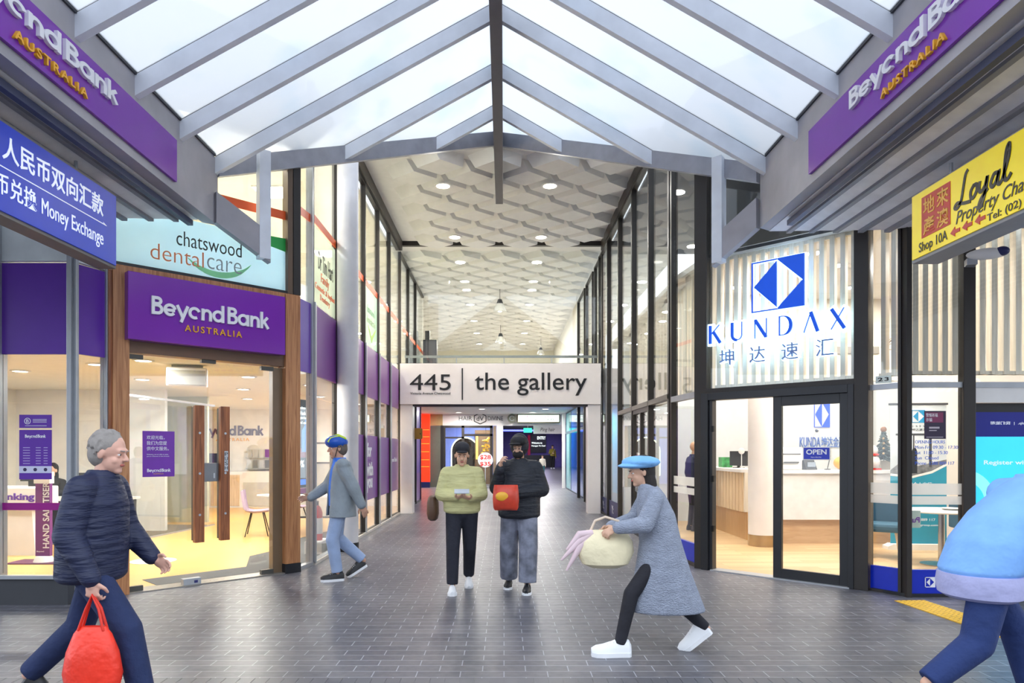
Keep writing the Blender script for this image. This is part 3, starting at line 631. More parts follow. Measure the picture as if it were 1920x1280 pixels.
# ================================================================ CANOPY
cn = thing('glass_canopy', 'grey steel gable canopy with glass panes and a dark ridge beam over the walkway', 'canopy')
XL, XR, XC, ZE, ZR = -3.4, 3.08, -.09, 5.02, 6.85
zl = lambda x: ZE+(x-XL)/(XC-XL)*(ZR-ZE)
zr = lambda x: ZE+(XR-x)/(XR-XC)*(ZR-ZE)
RY = [3.8, 4.68, 5.57, 6.47, 7.36, 8.26, 9.52, 10.65]
endL = lambda y: max(XL, y-11.70); endR = lambda y: min(XR, 11.55-y)
D = .19
for y in RY:
    for sgn in (0, 1):
        xe = endL(y) if sgn == 0 else endR(y); z = zl if sgn == 0 else zr
        MB().prism([(xe, z(xe)), (XC, ZR), (XC, ZR-D), (xe, z(xe)-D)], y-.038, y+.038, 'y').build('rafter', STEEL, cn)
        MB().prism([(xe, z(xe)+.02), (XC, ZR+.02), (XC, ZR), (xe, z(xe))], y-.03, y+.03, 'y').build('glazing_bar', CHAR, cn)
MB().box(XC-.07, XC+.07, 3.0, 13.4, 6.3, ZR).build('ridge_beam', M('shade_tinted_ridge', (96, 94, 100), .55), cn, bevel=.004)  # same steel as the rafters, underside shade put into its colour
YB = RY+[11.62]
for i in range(len(YB)-1):
    a, b = YB[i]+.03, YB[i+1]-.03
    for sgn in (0, 1):
        en, z = (endL, zl) if sgn == 0 else (endR, zr)
        pts = [(en(a), a), (XC, a), (XC, b), (en(b), b)]
        if en(a) in (XL, XR) and en(b) not in (XL, XR):
            k = 11.70+XL if sgn == 0 else 11.55-XR; pts.append((XL if sgn == 0 else XR, k))
        n = len(pts); vs = [(p[0], p[1], z(p[0])+.012) for p in pts]+[(p[0], p[1], z(p[0])+.022) for p in pts]
        MB().add(vs, [tuple(range(n))[::-1], tuple(range(n, 2*n))]+[(j, (j+1) % n, (j+1) % n+n, j+n) for j in range(n)]).build('roof_pane', ROOFGLASS, cn)
def beam2(p, q, d, wd, name, mat):    # beam between plan points following the roof, vertical depth d
    p = Vector(p); q = Vector(q); t = Vector((q.x-p.x, q.y-p.y, 0)).normalized(); nn = Vector((-t.y, t.x, 0))*wd/2; dz = Vector((0, 0, -d))
    vs = [p+nn, p-nn, q-nn, q+nn, p+nn+dz, p-nn+dz, q-nn+dz, q+nn+dz]
    return MB().add([tuple(v) for v in vs], [(0, 1, 2, 3), (7, 6, 5, 4), (0, 4, 5, 1), (1, 5, 6, 2), (2, 6, 7, 3), (3, 7, 4, 0)]).build(name, mat, cn)
G2 = M('grey_end_beam', (160, 162, 172), .5, var=.1)
beam2((XL, 8.3, ZE+.02), (XC, 11.61, ZR+.02), .23, .09, 'end_beam', G2); beam2((XC, 11.64, ZR+.02), (XR, 8.47, ZE+.02), .23, .09, 'end_beam', G2)
for x0, x1 in ((XL-.14, XL), (XR, XR+.14)):
    MB().prism([(x0, 2.4), (x1, 2.4), (x1, 8.3 if x0 < 0 else 8.5), (x0, 8.2 if x0 < 0 else 8.4)], 4.24, ZE+.0).build('eave_fascia', FASC, cn)
    MB().box(x0-.02, x1+.02, 2.4, 8.2, ZE+.0, ZE+.035).build('gutter_flashing', CHAR, cn)
for A, B in (((-3.40, 8.22), (-2.96, 8.60)), ((3.06, 8.42), (2.70, 8.78))):
    A = Vector(A); B = Vector(B); t = (B-A).normalized(); nn = Vector((-t.y, t.x))*.05
    vs = [(A.x+s*nn.x, A.y+s*nn.y, z) for s in (1, -1) for z in (4.24, 4.6)]+[(B.x+t.x*.07+s*nn.x, B.y+t.y*.07+s*nn.y, z) for s in (1, -1) for z in (3.88, 4.24)]
    MB().add(vs, [(0, 1, 3, 2), (4, 6, 7, 5), (0, 4, 5, 1), (2, 3, 7, 6), (1, 5, 7, 3), (0, 2, 6, 4)]).build('raking_strut', FASC, cn)
    ang = math.atan2(t.y, t.x)
    MB(Matrix.Translation((B.x, B.y, 0)) @ Matrix.Rotation(ang, 4, 'Z')).box(-.07, .07, -.06, .06, 3.92, 5.25).build('hanger_post', STEEL, cn, bevel=.004)
# street awnings with ribbed undersides
for sgn in (-1, 1):
    aw = thing('street_awning', 'ribbed grey awning above the purple bank frontage' if sgn < 0 else 'ribbed grey awning above the exchange frontage and yellow board', 'awning')
    e0 = 3.55 if sgn < 0 else 3.23; sl = MB(); rb = MB(); fx = 11.65 if sgn < 0 else 11.75
    x = 0
    while x < 4.0:
        for (xa, xb, off, mb) in ((x, x+.15, 0, sl), (x+.15, x+.19, .03, rb)):
            za, zb = [4.24-.3*min(t, 1.0) for t in (xa, xb)]
            ya = min(fx-(e0+xa), 99); ye_ = [max(7.05 if sgn < 0 else 7.38, fx-(e0+t)) for t in (xa, xb)]
            P = [sgn*(e0+xa), sgn*(e0+xb)]
            mb.add([(P[0], 2.4, za-off), (P[1], 2.4, zb-off), (P[1], ye_[1], zb-off), (P[0], ye_[0], za-off), (P[0], 2.4, za+.1), (P[1], 2.4, zb+.1), (P[1], ye_[1], zb+.1), (P[0], ye_[0], za+.1)],
                   [(0, 3, 2, 1), (4, 5, 6, 7), (0, 1, 5, 4), (1, 2, 6, 5), (2, 3, 7, 6), (3, 0, 4, 7)])
        x += .19
    sl.build('soffit_sheet', SOFF, aw); rb.build('soffit_ribs', M('grey_rib', (140, 140, 148), .5), aw)
    xe = sgn*(e0+.01); MB().box(min(xe, xe+sgn*.06), max(xe, xe+sgn*.06), 2.4, 8.0, 4.14, 4.2).build('edge_angle', M('navy_edge', (70, 76, 104), .5), aw)

# hanging and fascia signs (faces towards the walkway)
s1 = thing('fascia_sign', 'purple bank fascia sign above the blue money exchange board', 'sign', (XL, 0, 0), 90)
MB().box(3.4, 7.2, -.03, 0, 4.33, 4.76).build('board', PURPLE, s1)
wordmark(s1, 4.16, 6.05, 4.545, 4.705, -.03, WLET, .03)
text(s1, 'lettering', 'AUSTRALIA', 4.78, 5.62, 4.385, 4.455, -.03, GOLD, .025, .02, spacing=1.3)
s2 = thing('fascia_sign', 'purple bank fascia sign above the yellow property board', 'sign', (XR, 0, 0), -90)
MB().box(-7.0, -2.4, -.03, 0, 4.33, 4.76).build('board', PURPLE, s2)
wordmark(s2, -6.12, -4.28, 4.545, 4.705, -.03, WLET, .03)
text(s2, 'lettering', 'AUSTRALIA', -5.62, -4.8, 4.385, 4.455, -.03, GOLD, .025, .02, spacing=1.3)
b1 = thing('hanging_sign', 'royal blue hanging board with white Chinese text and Money Exchange', 'sign', (-3.72, 0, 0), 90)
MB().box(3.2, 6.7, 0, .17, 3.3, 4.02).build('case', M('grey_sign_case', (110, 106, 104), .5), b1, bevel=.005)
MB().box(3.22, 6.68, -.012, 0, 3.33, 3.99).build('face', M('royal_blue_face', (6, 50, 176), .35, emit=.1, ecol=(4, 60, 230)), b1)
SG = M('sign_white', (236, 242, 250), .4, emit=.25)
text(b1, 'lettering', '人民币双向汇款', 5.16, 6.46, 3.72, 3.905, -.013, SG, .004, .012)
MB().prism([(4.6, 3.655), (6.52, 3.655), (6.46, 3.675), (6.48, 3.662), (4.6, 3.662)], -.016, -.012, 'y').build('arrow_line', SG, b1)
text(b1, 'lettering', '外币兑换', 4.93, 5.54, 3.45, 3.61, -.013, SG, .004, .008)
text(b1, 'lettering', 'Money Exchange', 5.6, 6.46, 3.42, 3.585, -.013, SG, .004)
for y in (4.0, 6.2): MB().cyl((y, .08, 4.0), (y, .08, 4.13), .015).build('hanger_rod', SILVER, b1)
y1 = thing('hanging_sign', 'yellow hanging property board with black script and red arrows', 'sign', (3.72, 0, 0), -90)
MB().box(-6.37, -3.0, 0, .24, 3.26, 3.88).build('case', M('grey_sign_case_b', (142, 144, 150), .5), y1, bevel=.005)
MB().box(-6.35, -3.02, -.012, 0, 3.29, 3.86).build('face', M('yellow_face', (248, 222, 20), .35, emit=.12), y1)
RED = M('red_panel', (200, 36, 26), .4)
MB().box(-6.2, -5.8, -.016, -.012, 3.44, 3.80).build('red_panel', RED, y1, bevel=.002)
for i, chx in enumerate('地來產澳'):
    x = -6.17+(i % 2)*.19; z = 3.63 if i < 2 else 3.455
    text(y1, 'lettering', chx, x, x+.16, z, z+.15, -.016, GOLD, .003, .012)
lp = MB(); X0, Z0, s_ = -5.74, 3.54, .26
def script(pts, wd=.03): lp.ribbon([(X0+p[0]*s_, Z0+p[1]*s_) for p in pts], wd, -.017, -.012)
def sm(ctrl, n=6):
    out = []; P = [Vector(p) for p in ctrl]; P = [P[0]]+P+[P[-1]]
    for i in range(1, len(P)-2):
        for k in range(n):
            t = k/n; out.append(tuple(.5*(2*P[i]+(P[i+1]-P[i-1])*t+(2*P[i-1]-5*P[i]+4*P[i+1]-P[i+2])*t*t+(3*P[i]-P[i-1]-3*P[i+1]+P[i+2])*t**3)))
    out.append(tuple(P[-2])); return out
script(sm([(.62, 1.02), (.5, .9), (.4, .55), (.28, .15), (.1, 0), (-.02, .06), (.12, .16), (.4, .06), (.75, .0)]), .028)
script(sm([(.9, .45), (.75, .3), (.75, .1), (.88, .08), (1.02, .25), (1.0, .42), (.88, .42)]))
script(sm([(1.15, .45), (1.12, .2), (1.22, .12), (1.38, .25), (1.48, .48), (1.4, .1), (1.22, -.3), (1.1, -.3), (1.2, -.1), (1.5, .12)]))
script(sm([(1.9, .42), (1.75, .42), (1.62, .2), (1.7, .08), (1.85, .2), (1.97, .45), (1.9, .15), (1.98, .06), (2.1, .15)]))
script(sm([(2.1, .15), (2.35, .7), (2.38, 1.05), (2.26, .9), (2.18, .4), (2.2, .1), (2.32, .08), (2.45, .2)]))
lp.build('script_lettering', INK, y1)
text(y1, 'lettering', 'Property Chatswood', -5.73, -4.55, 3.38, 3.515, -.013, INK, .003, .006, shear=.3)
text(y1, 'lettering', 'Tel: (02) 9', -5.36, -4.92, 3.295, 3.37, -.013, INK, .003, .008)
text(y1, 'lettering', 'Shop 10A', -6.24, -5.84, 3.30, 3.41, -.013, INK, .003, .012)
for k in range(3):
    x = -5.80+k*.15; MB().prism([(x, 3.36), (x+.06, 3.40), (x+.06, 3.375), (x+.12, 3.375), (x+.12, 3.345), (x+.06, 3.345), (x+.06, 3.32)], -.017, -.012, 'y').build('arrow', RED, y1)
for y in (-3.6, -6.0): MB().cyl((y, .12, 3.86), (y, .12, 4.03), .015).build('hanger_rod', SILVER, y1)
cc = thing('security_camera', 'white security camera on the dark post under the yellow property board', 'camera', (4.97, 7.44, 3.62), -20)
MB().sph((.12, -.1, 0), (.19, .065, .06)).build('housing', WHITE, cc, True)
MB().sph((.25, -.115, .012), (.07, .055, .05)).build('lens_cover', NAVY, cc, True)
MB().box(-.06, .04, -.1, .08, -.1, -.03).build('bracket', SILVER, cc, bevel=.004)

# downlights of the gallery ceiling
k = 0
rows = [13.4, 16.6, 20.9, 24.2, 27.2, 30.0, 33.0]
rn = ['first row from the street', 'row just before the glass screen', 'first row past the glass screen', 'second row past the glass screen', 'third row past the glass screen', 'second last row over the walkway', 'last row by the far wall']
for j, y in enumerate(rows):
    for sx, sd in ((-1.17, 'bank'), (.88, 'exchange')):
        downlight(sx, y, 6.655, 42 if j < 2 else 34, 'round downlight on the %s side, %s of the relief ceiling' % (sd, rn[j]), 'downlights of the relief ceiling', .13)
sd_ = tag(MB().lathe([(.001, -.03), (.06, -.03), (.07, 0), (.001, 0)], (-.1, 15.2, 6.855), 16).build('smoke_detector', WHITE), 'small round white detector between the downlights of the relief ceiling', 'detector')
# bell pendants above the walkway
def pendant(x, y, z, label, s=1.0):
    t = thing('pendant_lamp', label, 'lamp', (x, y, z), 0, 'bell pendants over the walkway')
    MB().lathe([(.21*s, 0), (.2*s, .02), (.15*s, .16*s), (.09*s, .26*s), (.085*s, .26*s), (.14*s, .15*s), (.195*s, .02)], n=24).build('lamp_shade', M('ribbed_glass_shade', (206, 206, 200), .3, metal=.3), t, True)
    MB().lathe([(.001, .38*s), (.06*s, .38*s), (.1*s, .27*s), (.1*s, .24*s), (.001, .24*s)], n=20).build('cap', BLACK, t, True)
    MB().sph((0, 0, .07*s), (.1*s, .1*s, .09*s)).build('bulb', LAMPW, t, True)
    MB().cyl((0, 0, .38*s), (0, 0, 6.82-z), .008, n=6).build('cord', BLACK, t)
    lamp(x, y, z-.02, 22, (1, .95, .88), .3, 'pendant_light')
pendant(-.13, 22, 5.97, 'black capped bell pendant hanging just past the glass screen')
pendant(-.14, 28.3, 5.97, 'bell pendant hanging deeper over the walkway behind the first')
pendant(1.66, 31.5, 5.95, 'small bell pendant off the centre line near the far wall', .8)
# balustrade on the walkway, cabinet
bl_ = thing('balustrade', 'long steel handrail with glass panel behind the portal sign board', 'railing', (0, 18.35, 0))
MB().box(-2.6, 2.46, -.025, .025, 4.02, 4.08).build('handrail', M('grey_handrail', (140, 144, 142), .35, metal=.4), bl_)
MB().box(-2.55, 2.4, -.006, .006, 3.72, 4.0).build('pane', GLASS, bl_)
for x in (-2.5, -1.25, 0, 1.25, 2.35): MB().box(x-.012, x+.012, -.012, .012, 3.7, 4.02).build('baluster', SILVER, bl_)
cb = thing('wall_cabinet', 'black service cabinet standing on the upper walkway beside the glazing', 'cabinet', (-2.38, 22.6, 3.7))
MB().box(-.22, .22, -.2, .2, 0, 1.45).build('body', BLACK, cb, bevel=.01); MB().box(-.16, -.02, -.1, .1, 1.45, 1.75).build('top_box', BLACK, cb); MB().box(-.2, .2, -.215, -.2, .05, 1.4).build('door', CHAR, cb)

# ================================================================ LOWER GALLERY BEYOND THE PORTAL
S('wall_gallery_west', box(-4.0, -3.75, 22.3, 31, 0, 3.22), M('olive_wall', (150, 136, 96), .6))
for i, (a_, b_) in enumerate(((17.95, 19.4), (19.4, 20.9), (20.9, 22.3))):
    nwin[0] = 50+i; bay((-2.68, a_), (-2.68, b_), .0, 3.2, [(.05, .9, 'panel', PURPLE2), (.9, 3.15, 'panel', PURPLED)], DARK, .05, (1, 1), .05, .04)
br_ = thing('projecting_sign', 'small bronze plate projecting from the white portal column', 'sign', (-2.42, 17.92, 0))
MB().box(-.02, .33, .0, .05, 1.88, 2.16).build('plate', M('bronze_plate', (150, 112, 50), .35, metal=.5), br_, bevel=.004); MB().box(.26, .285, -.006, 0, 2.0, 2.03).build('screw', BLACK, br_)
S('wall_salon', MB().box(-3.75, -2.75, 31, 31.15, 0, 3.3).box(-2.75, -.05, 31, 31.15, 2.72, 3.3).box(-.33, -.05, 31, 31.15, 0, 2.72).box(-.05, 2.6, 31, 31.15, 2.72, 3.3), SIGNW)
S('trim_8', box(-3.35, -2.72, 30.95, 31, 2.72, 3.24), M('olive_trim', (168, 150, 104), .5))
S('trim_9', box(-3.35, -2.8, 30.94, 31, 0, 2.7), M('grey_green_panel', (84, 92, 84), .4))
S('trim_10', box(-2.8, -2.68, 30.92, 31.1, 0, 2.72), BLACK)
S('trim_11', MB().box(2.5, 2.62, 29.9, 30.1, 0, 3.2), WHITE)
rp_ = thing('light_panel', 'tall glowing red directory panel at the back of the gallery', 'panel', (-3.45, 30.4, 0))
MB().box(-.22, .22, 0, .12, .25, 3.2).build('glowing_face', M('red_glow', (238, 50, 26), .4, emit=.9, ecol=(255, 44, 18), var=.25, stretch=(1, 1, 4)), rp_)
MB().box(-.22, .22, -.01, .12, 0, .25).build('plinth', NAVY, rp_)
ylw = MB()
for z in (.9, 1.2, 1.55, 1.9, 2.2, 2.5): ylw.box(-.2, .2, -.006, 0, z, z+.02)
ylw.build('glowing_lines', M('orange_glow', (255, 140, 50), .4, emit=1.2, ecol=(255, 130, 40)), rp_)
hs = thing('salon_sign', 'white hair salon fascia lettering with hexagon emblem over the doorway', 'sign', (0, 30.98, 0))
text(hs, 'lettering', 'HAIR', -2.0, -1.42, 2.95, 3.13, 0, INK, .012); text(hs, 'lettering', 'DIVINE', -.72, -.04, 2.95, 3.13, 0, INK, .012)
hx = [(-1.06+.3*math.cos(R(30+60*i)), 3.03+.24*math.sin(R(30+60*i))) for i in range(7)]
hm = MB()
for i in range(6): hm.ribbon([hx[i], hx[i+1]], .035, -.012, 0)
hm.build('hexagon_emblem', INK, hs); text(hs, 'lettering', 'dV', -1.22, -.9, 2.93, 3.13, 0, INK, .01)
sf = struct('door_4', (0, 31.02, 0))
MB().box(-2.68, -2.6, -.03, .05, 0, 2.72).box(-1.88, -1.76, -.03, .05, 0, 2.72).box(-.62, -.5, -.03, .05, 0, 2.72).box(-2.6, -.5, -.03, .05, 2.62, 2.72).box(-2.6, -1.76, -.03, .05, 2.15, 2.22).box(-1.76, -.5, -.03, .05, 2.25, 2.35).build('door_frame', DARK, sf)
MB().box(-2.6, -.6, 0, .012, .02, 2.62).build('pane', GLASS, sf)
MB().box(-.48, -.35, -.02, .05, 0, 2.7).build('timber_jamb', M('bronze_jamb_b', (140, 120, 96), .4), sf)
S('wall_salon_back', box(-3.7, -.1, 34, 34.1, 0, 3.2), M('lilac_wall', (112, 130, 210), .6))
S('wall_salon_side', box(-.2, -.06, 31.15, 44, 0, 3.22), WHITE)
mr_ = thing('arched_mirror', 'arched dark mirror with glowing rim on the lilac salon wall', 'mirror', (-1.9, 33.98, 0))
MB().prism([(-.62, .4)]+[(p[0], p[1]) for p in arc(0, 1.6, .62, 180, 0, 16)]+[(.62, .4)], -.05, 0, 'y').build('glass', M('dark_mirror', (60, 52, 44), .1, metal=.6), mr_)
MB().ribbon([(-.65, .4)]+arc(0, 1.6, .65, 180, 0, 18)+[(.65, .4)], .05, -.07, -.03).build('glowing_rim', M('rim_glow', (235, 240, 200), .4, emit=2.5, ecol=(240, 245, 210)), mr_)
wd_ = thing('timber_door', 'brown timber door standing at the back of the hair salon', 'door', (-1.05, 33.6, 0)); MB().box(-.35, .5, 0, .06, 0, 2.6).build('leaf', M('brown_door', (98, 74, 48), .5), wd_); MB().box(-.3, -.2, -.01, 0, 1.2, 2.3).build('lit_slot', M('slot_glow', (240, 190, 80), .4, emit=1), wd_)
gd = thing('gold_garland', 'golden garland hanging in the salon doorway', 'decoration', (-.85, 32.6, 0)); g_ = MB(); random.seed(3)
for i in range(26): g_.sph((random.uniform(-.16, .16), random.uniform(-.06, .06), 1.75+random.uniform(-.5, .45)), (.07, .04, .05), 8, 6)
g_.build('leaves', M('gold_leaf', (228, 176, 40), .3, metal=.3), gd, True); MB().cyl((0, 0, 2.2), (0, 0, 3.2), .008).build('cord', INK, gd)
pr_ = thing('price_sign', 'white round price sign with red 28 and 35 in the salon doorway', 'sign', (-.82, 30.7, 0))
MB().lathe([(.001, -.02), (.33, -.02), (.33, .02), (.001, .02)], (0, 0, 1.2), 28, 'y').build('disc', WHITE, pr_); text(pr_, 'lettering', '$28', -.24, .24, 1.2, 1.42, -.021, RED, .008, .02); text(pr_, 'lettering', '$35', -.24, .24, .92, 1.12, -.021, RED, .008, .02)
MB().cyl((0, 0, 0), (0, 0, .88), .02).build('stand', SILVER, pr_); MB().lathe([(.001, 0), (.18, 0), (.18, .02), (.001, .02)]).build('base', SILVER, pr_)
ds = thing('dessert_sign', 'white lit dessert shop board with Chinese characters over the far passage', 'sign', (0, 30.6, 0))
MB().box(.58, 2.45, 0, .3, 2.83, 3.2).build('case', M('olive_case', (90, 86, 60), .5), ds); MB().box(.62, 2.41, -.01, 0, 2.87, 3.17).build('lit_face', M('lit_white', (240, 250, 240), .4, emit=.75, ecol=(236, 255, 240)), ds)
text(ds, 'lettering', 'Dessert', 1.0, 2.0, 3.06, 3.14, -.011, M('pink_lettering', (230, 130, 170), .5), .004); text(ds, 'lettering', '雲之味小鳳美食', .9, 2.2, 2.9, 3.03, -.011, M('green_grey_lettering', (90, 110, 90), .5), .004)
rt = thing('round_tab_sign', 'dark grey rounded tab sign beside the lit dessert board', 'sign', (.35, 30.62, 3.02)); MB().lathe([(.001, 0), (.2, 0), (.2, .12), (.001, .12)], n=24, axis='y').build('disc', M('olive_grey', (92, 94, 80), .5), rt); MB().ribbon(arc(0, 0, .1, 30, 330, 12), .02, -.01, 0).build('ring_mark', SILVER, rt)
# teal and blue shop glazing east of the walkway
TP = M('teal_glazed_panel', (10, 150, 162), .08, var=.15, scale=.6); BP = M('blue_glazed_panel', (14, 100, 206), .08, var=.15, scale=.6)
for i, (a_, b_, g) in enumerate(((29.8, 27.6, TP), (27.6, 25.2, BP), (25.2, 23.3, BP), (23.3, 21.6, TP))):
    nwin[0] = 60+i; bay((2.66, a_), (2.66, b_), 0, 3.2, [(.05, 3.15, 'panel', g), (2.3, 2.4, 'rail', M('teal_transom', (40, 80, 96), .4))], M('dark_teal_frame', (14, 44, 60), .4), .05, (1, 1), .05, .05, .05)
S('wall_gallery_east', box(2.55, 2.75, 17.95, 21.6, 0, 3.2), SIGNW); S('wall_teal_shop_back', box(4.2, 4.3, 21.6, 30, 0, 3.2), M('teal_wall', (60, 170, 200), .6))
# far food hall
S('wall_far', box(-4, 7, 56, 56.2, .3, 3.4), M('violet_wall', (128, 116, 190), .6)); S('ceiling_far', box(-4, 7, 44, 56, 3.22, 3.4), M('dark_ceiling', (110, 110, 116), .7)); S('wall_far_east', box(4.6, 4.8, 31.2, 56, 0, 3.4), M('violet_grey_wall', (150, 146, 176), .6)); S('wall_far_west', box(-1.6, -1.45, 44, 56, 0, 3.4), M('grey_far_wall', (130, 126, 130), .6))
en = thing('entry_screen', 'black ENTRY screen with white welcome text at the far end', 'screen', (2.75, 55.8, 0))
MB().box(-.62, .62, 0, .1, 1.5, 2.95).build('panel', BLACK, en); LT = M('lit_lettering', (230, 240, 236), .4, emit=1.2)
text(en, 'lettering', 'ENTRY', -.1, .58, 2.55, 2.8, -.005, LT, .004, .02); text(en, 'lettering', 'Welcome to', -.55, .3, 2.2, 2.35, -.005, LT, .004, .02); text(en, 'lettering', 'Hunger Ft Cat!', -.55, .55, 1.95, 2.1, -.005, LT, .004, .02)
MB().box(-.85, -.65, 0, .08, .4, 2.9).build('red_side_panel', M('crimson', (150, 20, 60), .5, emit=.3), en)
MB().box(-1.2, 1.2, -.3, .05, .36, 1.3).build('counter', BLACK, en)
led = tag(MB().box(-.1, 4.5, 43.9, 44.0, 2.85, 2.95).build('led_strip', M('blue_led', (90, 90, 255), .4, emit=4, ecol=(70, 80, 255))), 'glowing blue light strip under the far passage ceiling', 'light strip')
lamp(3, 52, 3.1, 45, (.62, .56, 1), .8, 'violet_light'); lamp(1.5, 46, 3.15, 120, (1, .96, .92), .5); lamp(2.5, 41.5, 3.15, 60, (1, .96, .92), .5)  # the white lamps have no fittings, added to brighten the far hall
ex = thing('exit_sign', 'small green lit exit sign in the far passage', 'sign', (1.36, 40, 2.78)); MB().box(-.24, .24, 0, .06, -.12, .14).build('lit_face', M('exit_green', (40, 190, 150), .4, emit=1.5), ex); MB().box(-.01, .01, .02, .04, .14, .45).build('hanger', SILVER, ex)
ph = thing('salon_fascia', 'white hair shop fascia board with black script in the far passage', 'sign', (0, 40.4, 0)); MB().box(1.7, 3.6, 0, .1, 2.6, 3.1).build('board', WHITE, ph); MB().box(1.8, 1.84, .02, .06, 3.1, 3.225).box(3.4, 3.44, .02, .06, 3.1, 3.225).build('hanger', SILVER, ph); text(ph, 'lettering', 'Ping hair', 2.1, 2.95, 2.68, 2.95, -.005, INK, .005, shear=.25)
for i, (x, y) in enumerate(((-.85, 27), (1.6, 27), (.8, 34), (2.0, 37), (.9, 41), (-1.2, 32.5), (3.2, 27), (-.9, 21), (1.5, 21), (2.2, 33), (-1.9, 29.4), (1.2, 29.4))):  # the last pair, before the salon wall, is added to brighten it
    downlight(x, y, 3.215, (60, 60, 60, 70, 80, 90, 130, 36, 36, 60, 100, 100)[i], 'round downlight in the lower gallery ceiling %s' % ['near the salon sign', 'near the lit dessert board', 'first inside the far passage', 'second inside the far passage', 'third inside the far passage', 'inside the hair salon', 'inside the teal glazed shop', 'just past the portal on the bank side', 'just past the portal on the exchange side', 'above the shop wall past the dessert board', 'added as fill before the hair salon sign', 'added as fill before the lit dessert board'][i], 'downlights of the lower gallery', .12)

# ================================================================ BANK INTERIOR
dl = [(-4.75, 9.2), (-5.6, 9.6), (-4.1, 11.2), (-6.0, 11.6), (-3.5, 12.6), (-5.0, 13.4), (-4.0, 15.2), (-5.8, 15.8), (-7.2, 10.4), (-8.4, 9.3), (-3.6, 17.6), (-5.4, 18.2), (-3.35, 10.3), (-7.4, 15.6)]
dn = ['over the entry mat', 'over the glass office partition front', 'beyond the door curtain unit', 'over the meeting room', 'over the purple chairs', 'at the middle of the yellow floor', 'in front of the brochure rack', 'before the wall lettering', 'over the sanitiser stand', 'over the self service counter', 'by the far corner wall', 'next to the back wall lettering', 'behind the timber jamb', 'deep in the meeting room']
for (x, y), nm in zip(dl, dn): downlight(x, y, 2.758, 34, 'round downlight in the bank ceiling ' + nm, 'bank downlights', .1, (1, .965, .89))
ac = thing('air_curtain', 'grey air curtain unit hanging from the bank ceiling inside the glass doors', 'air conditioner', (-4.42, 9.75, 2.46), 20)
MB().box(-.26, .26, -.1, .12, 0, .26).build('body', WHITE, ac, bevel=.02); MB().box(-.24, .24, -.11, -.1, .02, .22).build('grille', M('grey_grille', (160, 160, 156), .5), ac); MB().box(-.2, .2, 0, .06, .26, .3).build('bracket', SILVER, ac)
S('trim_12', MB().prism([(-3.75, 10.3), (-3.5, 11.2), (-3.7, 12.2), (-3.4, 13.6), (-2.75, 14), (-2.75, 9.62), (-3.0, 9.05), (-4.0, 8.05), (-4.35, 8.4), (-3.45, 9.35)], .012, .016), CARPET)
S('trim_13', MB().prism([(-9.4, 11.0), (-6.4, 11.9), (-6.1, 14.7), (-9.4, 15)], .012, .016), CARPET)
fs = thing('floor_sticker', 'white oval floor sticker with faint print inside the bank doors', 'sticker', (-4.95, 9.86, .013)); MB().lathe([(.001, .0), (.3, .0), (.3, .003), (.001, .003)], n=28).build('sheet', WHITE, fs); text(fs, 'lettering', 'please keep your distance', -.22, .22, -.03, .03, 0, INK, .0)
for ch in fs.children:
    if ch.name.startswith('lettering'): ch.data.transform(Matrix.Translation((0, 0, .0045)) @ Matrix.Rotation(R(-90), 4, 'X'))
bw = thing('wall_lettering', 'dark purple bank lettering on the back wall of the branch', 'lettering', (0, 19.9, 0)); wordmark(bw, -8.75, -6.85, 2.02, 2.3, 0, M('plum_lettering', (74, 48, 84), .4), .03); text(bw, 'lettering', 'AUSTRALIA', -8.2, -7.25, 1.86, 1.95, 0, GOLD, .02, .02, spacing=1.3)
gp = thing('glass_partition', 'frameless glass office partition beyond the glass doors', 'partition', (-6.4, 11.9, 0), math.degrees(math.atan2(2.8, .3)))
for i in range(3): MB().box(i*.94, i*.94+.93, 0, .012, .02, 2.5).build('pane', GLASS, gp)
MB().box(0, 2.82, -.02, .03, 2.5, 2.54).build('head_rail', SILVER, gp); MB().box(0, 2.82, -.02, .03, 0.012, .035).build('floor_rail', SILVER, gp)
S('wall_meeting_room', box(-9.4, -6.5, 15.3, 15.4, .012, 2.76), M('sage_wall', (196, 200, 180), .6))
# purple shell chairs
def shell_chair(label, loc, rz, fabric, legm, group=None):
    t = thing('shell_chair', label, 'chair', loc, rz, group)
    prof = [(-.21, .45), (-.12, .44), (.05, .43), (.16, .45), (.21, .52), (.235, .65), (.26, .84)]
    rings = []
    for y, z in prof:
        wdt = .22 if z < .5 else .22-.04*(z-.5)
        rings.append([(wdt*math.sin(a), y-(.03*abs(math.sin(a))**3 if z > .5 else 0), z+(.035*abs(math.sin(a))**4 if z < .5 else 0)) for a in [R(-90+180*i/10) for i in range(11)]]+[(wdt*math.sin(a), y+.016, z-.014+(.035*abs(math.sin(a))**4 if z < .5 else 0)) for a in [R(90-180*i/10) for i in range(11)]])
    MB().loft(rings[:4]).build('seat', fabric, t, True); MB().loft(rings[3:]).build('backrest', fabric, t, True)
    for sx in (-1, 1):
        for sy in (-1, 1): MB().cyl((sx*.13, sy*.1, .44), (sx*.24, sy*.2, 0), .011, .009, 8).build('leg', legm, t, True)
    return t
LIL = M('lilac_shell', (176, 156, 178), .5)
ch1 = shell_chair('lilac shell chair pulled out before the white desk in the bank', (-4.55, 12.9, .012), 105, LIL, BLACK, 'lilac bank chairs')
dup(ch1, (-4.15, 13.9, .012), 80, 'lilac shell chair half hidden behind the white desk in the bank')
dup(ch1, (-8.2, 12.85, .016), 0, 'lilac shell chair under the person seated at the office desk') 
dk = thing('desk', 'white topped desk with pale timber end beside the lilac chairs', 'desk', (-4.0, 12.95, .012))
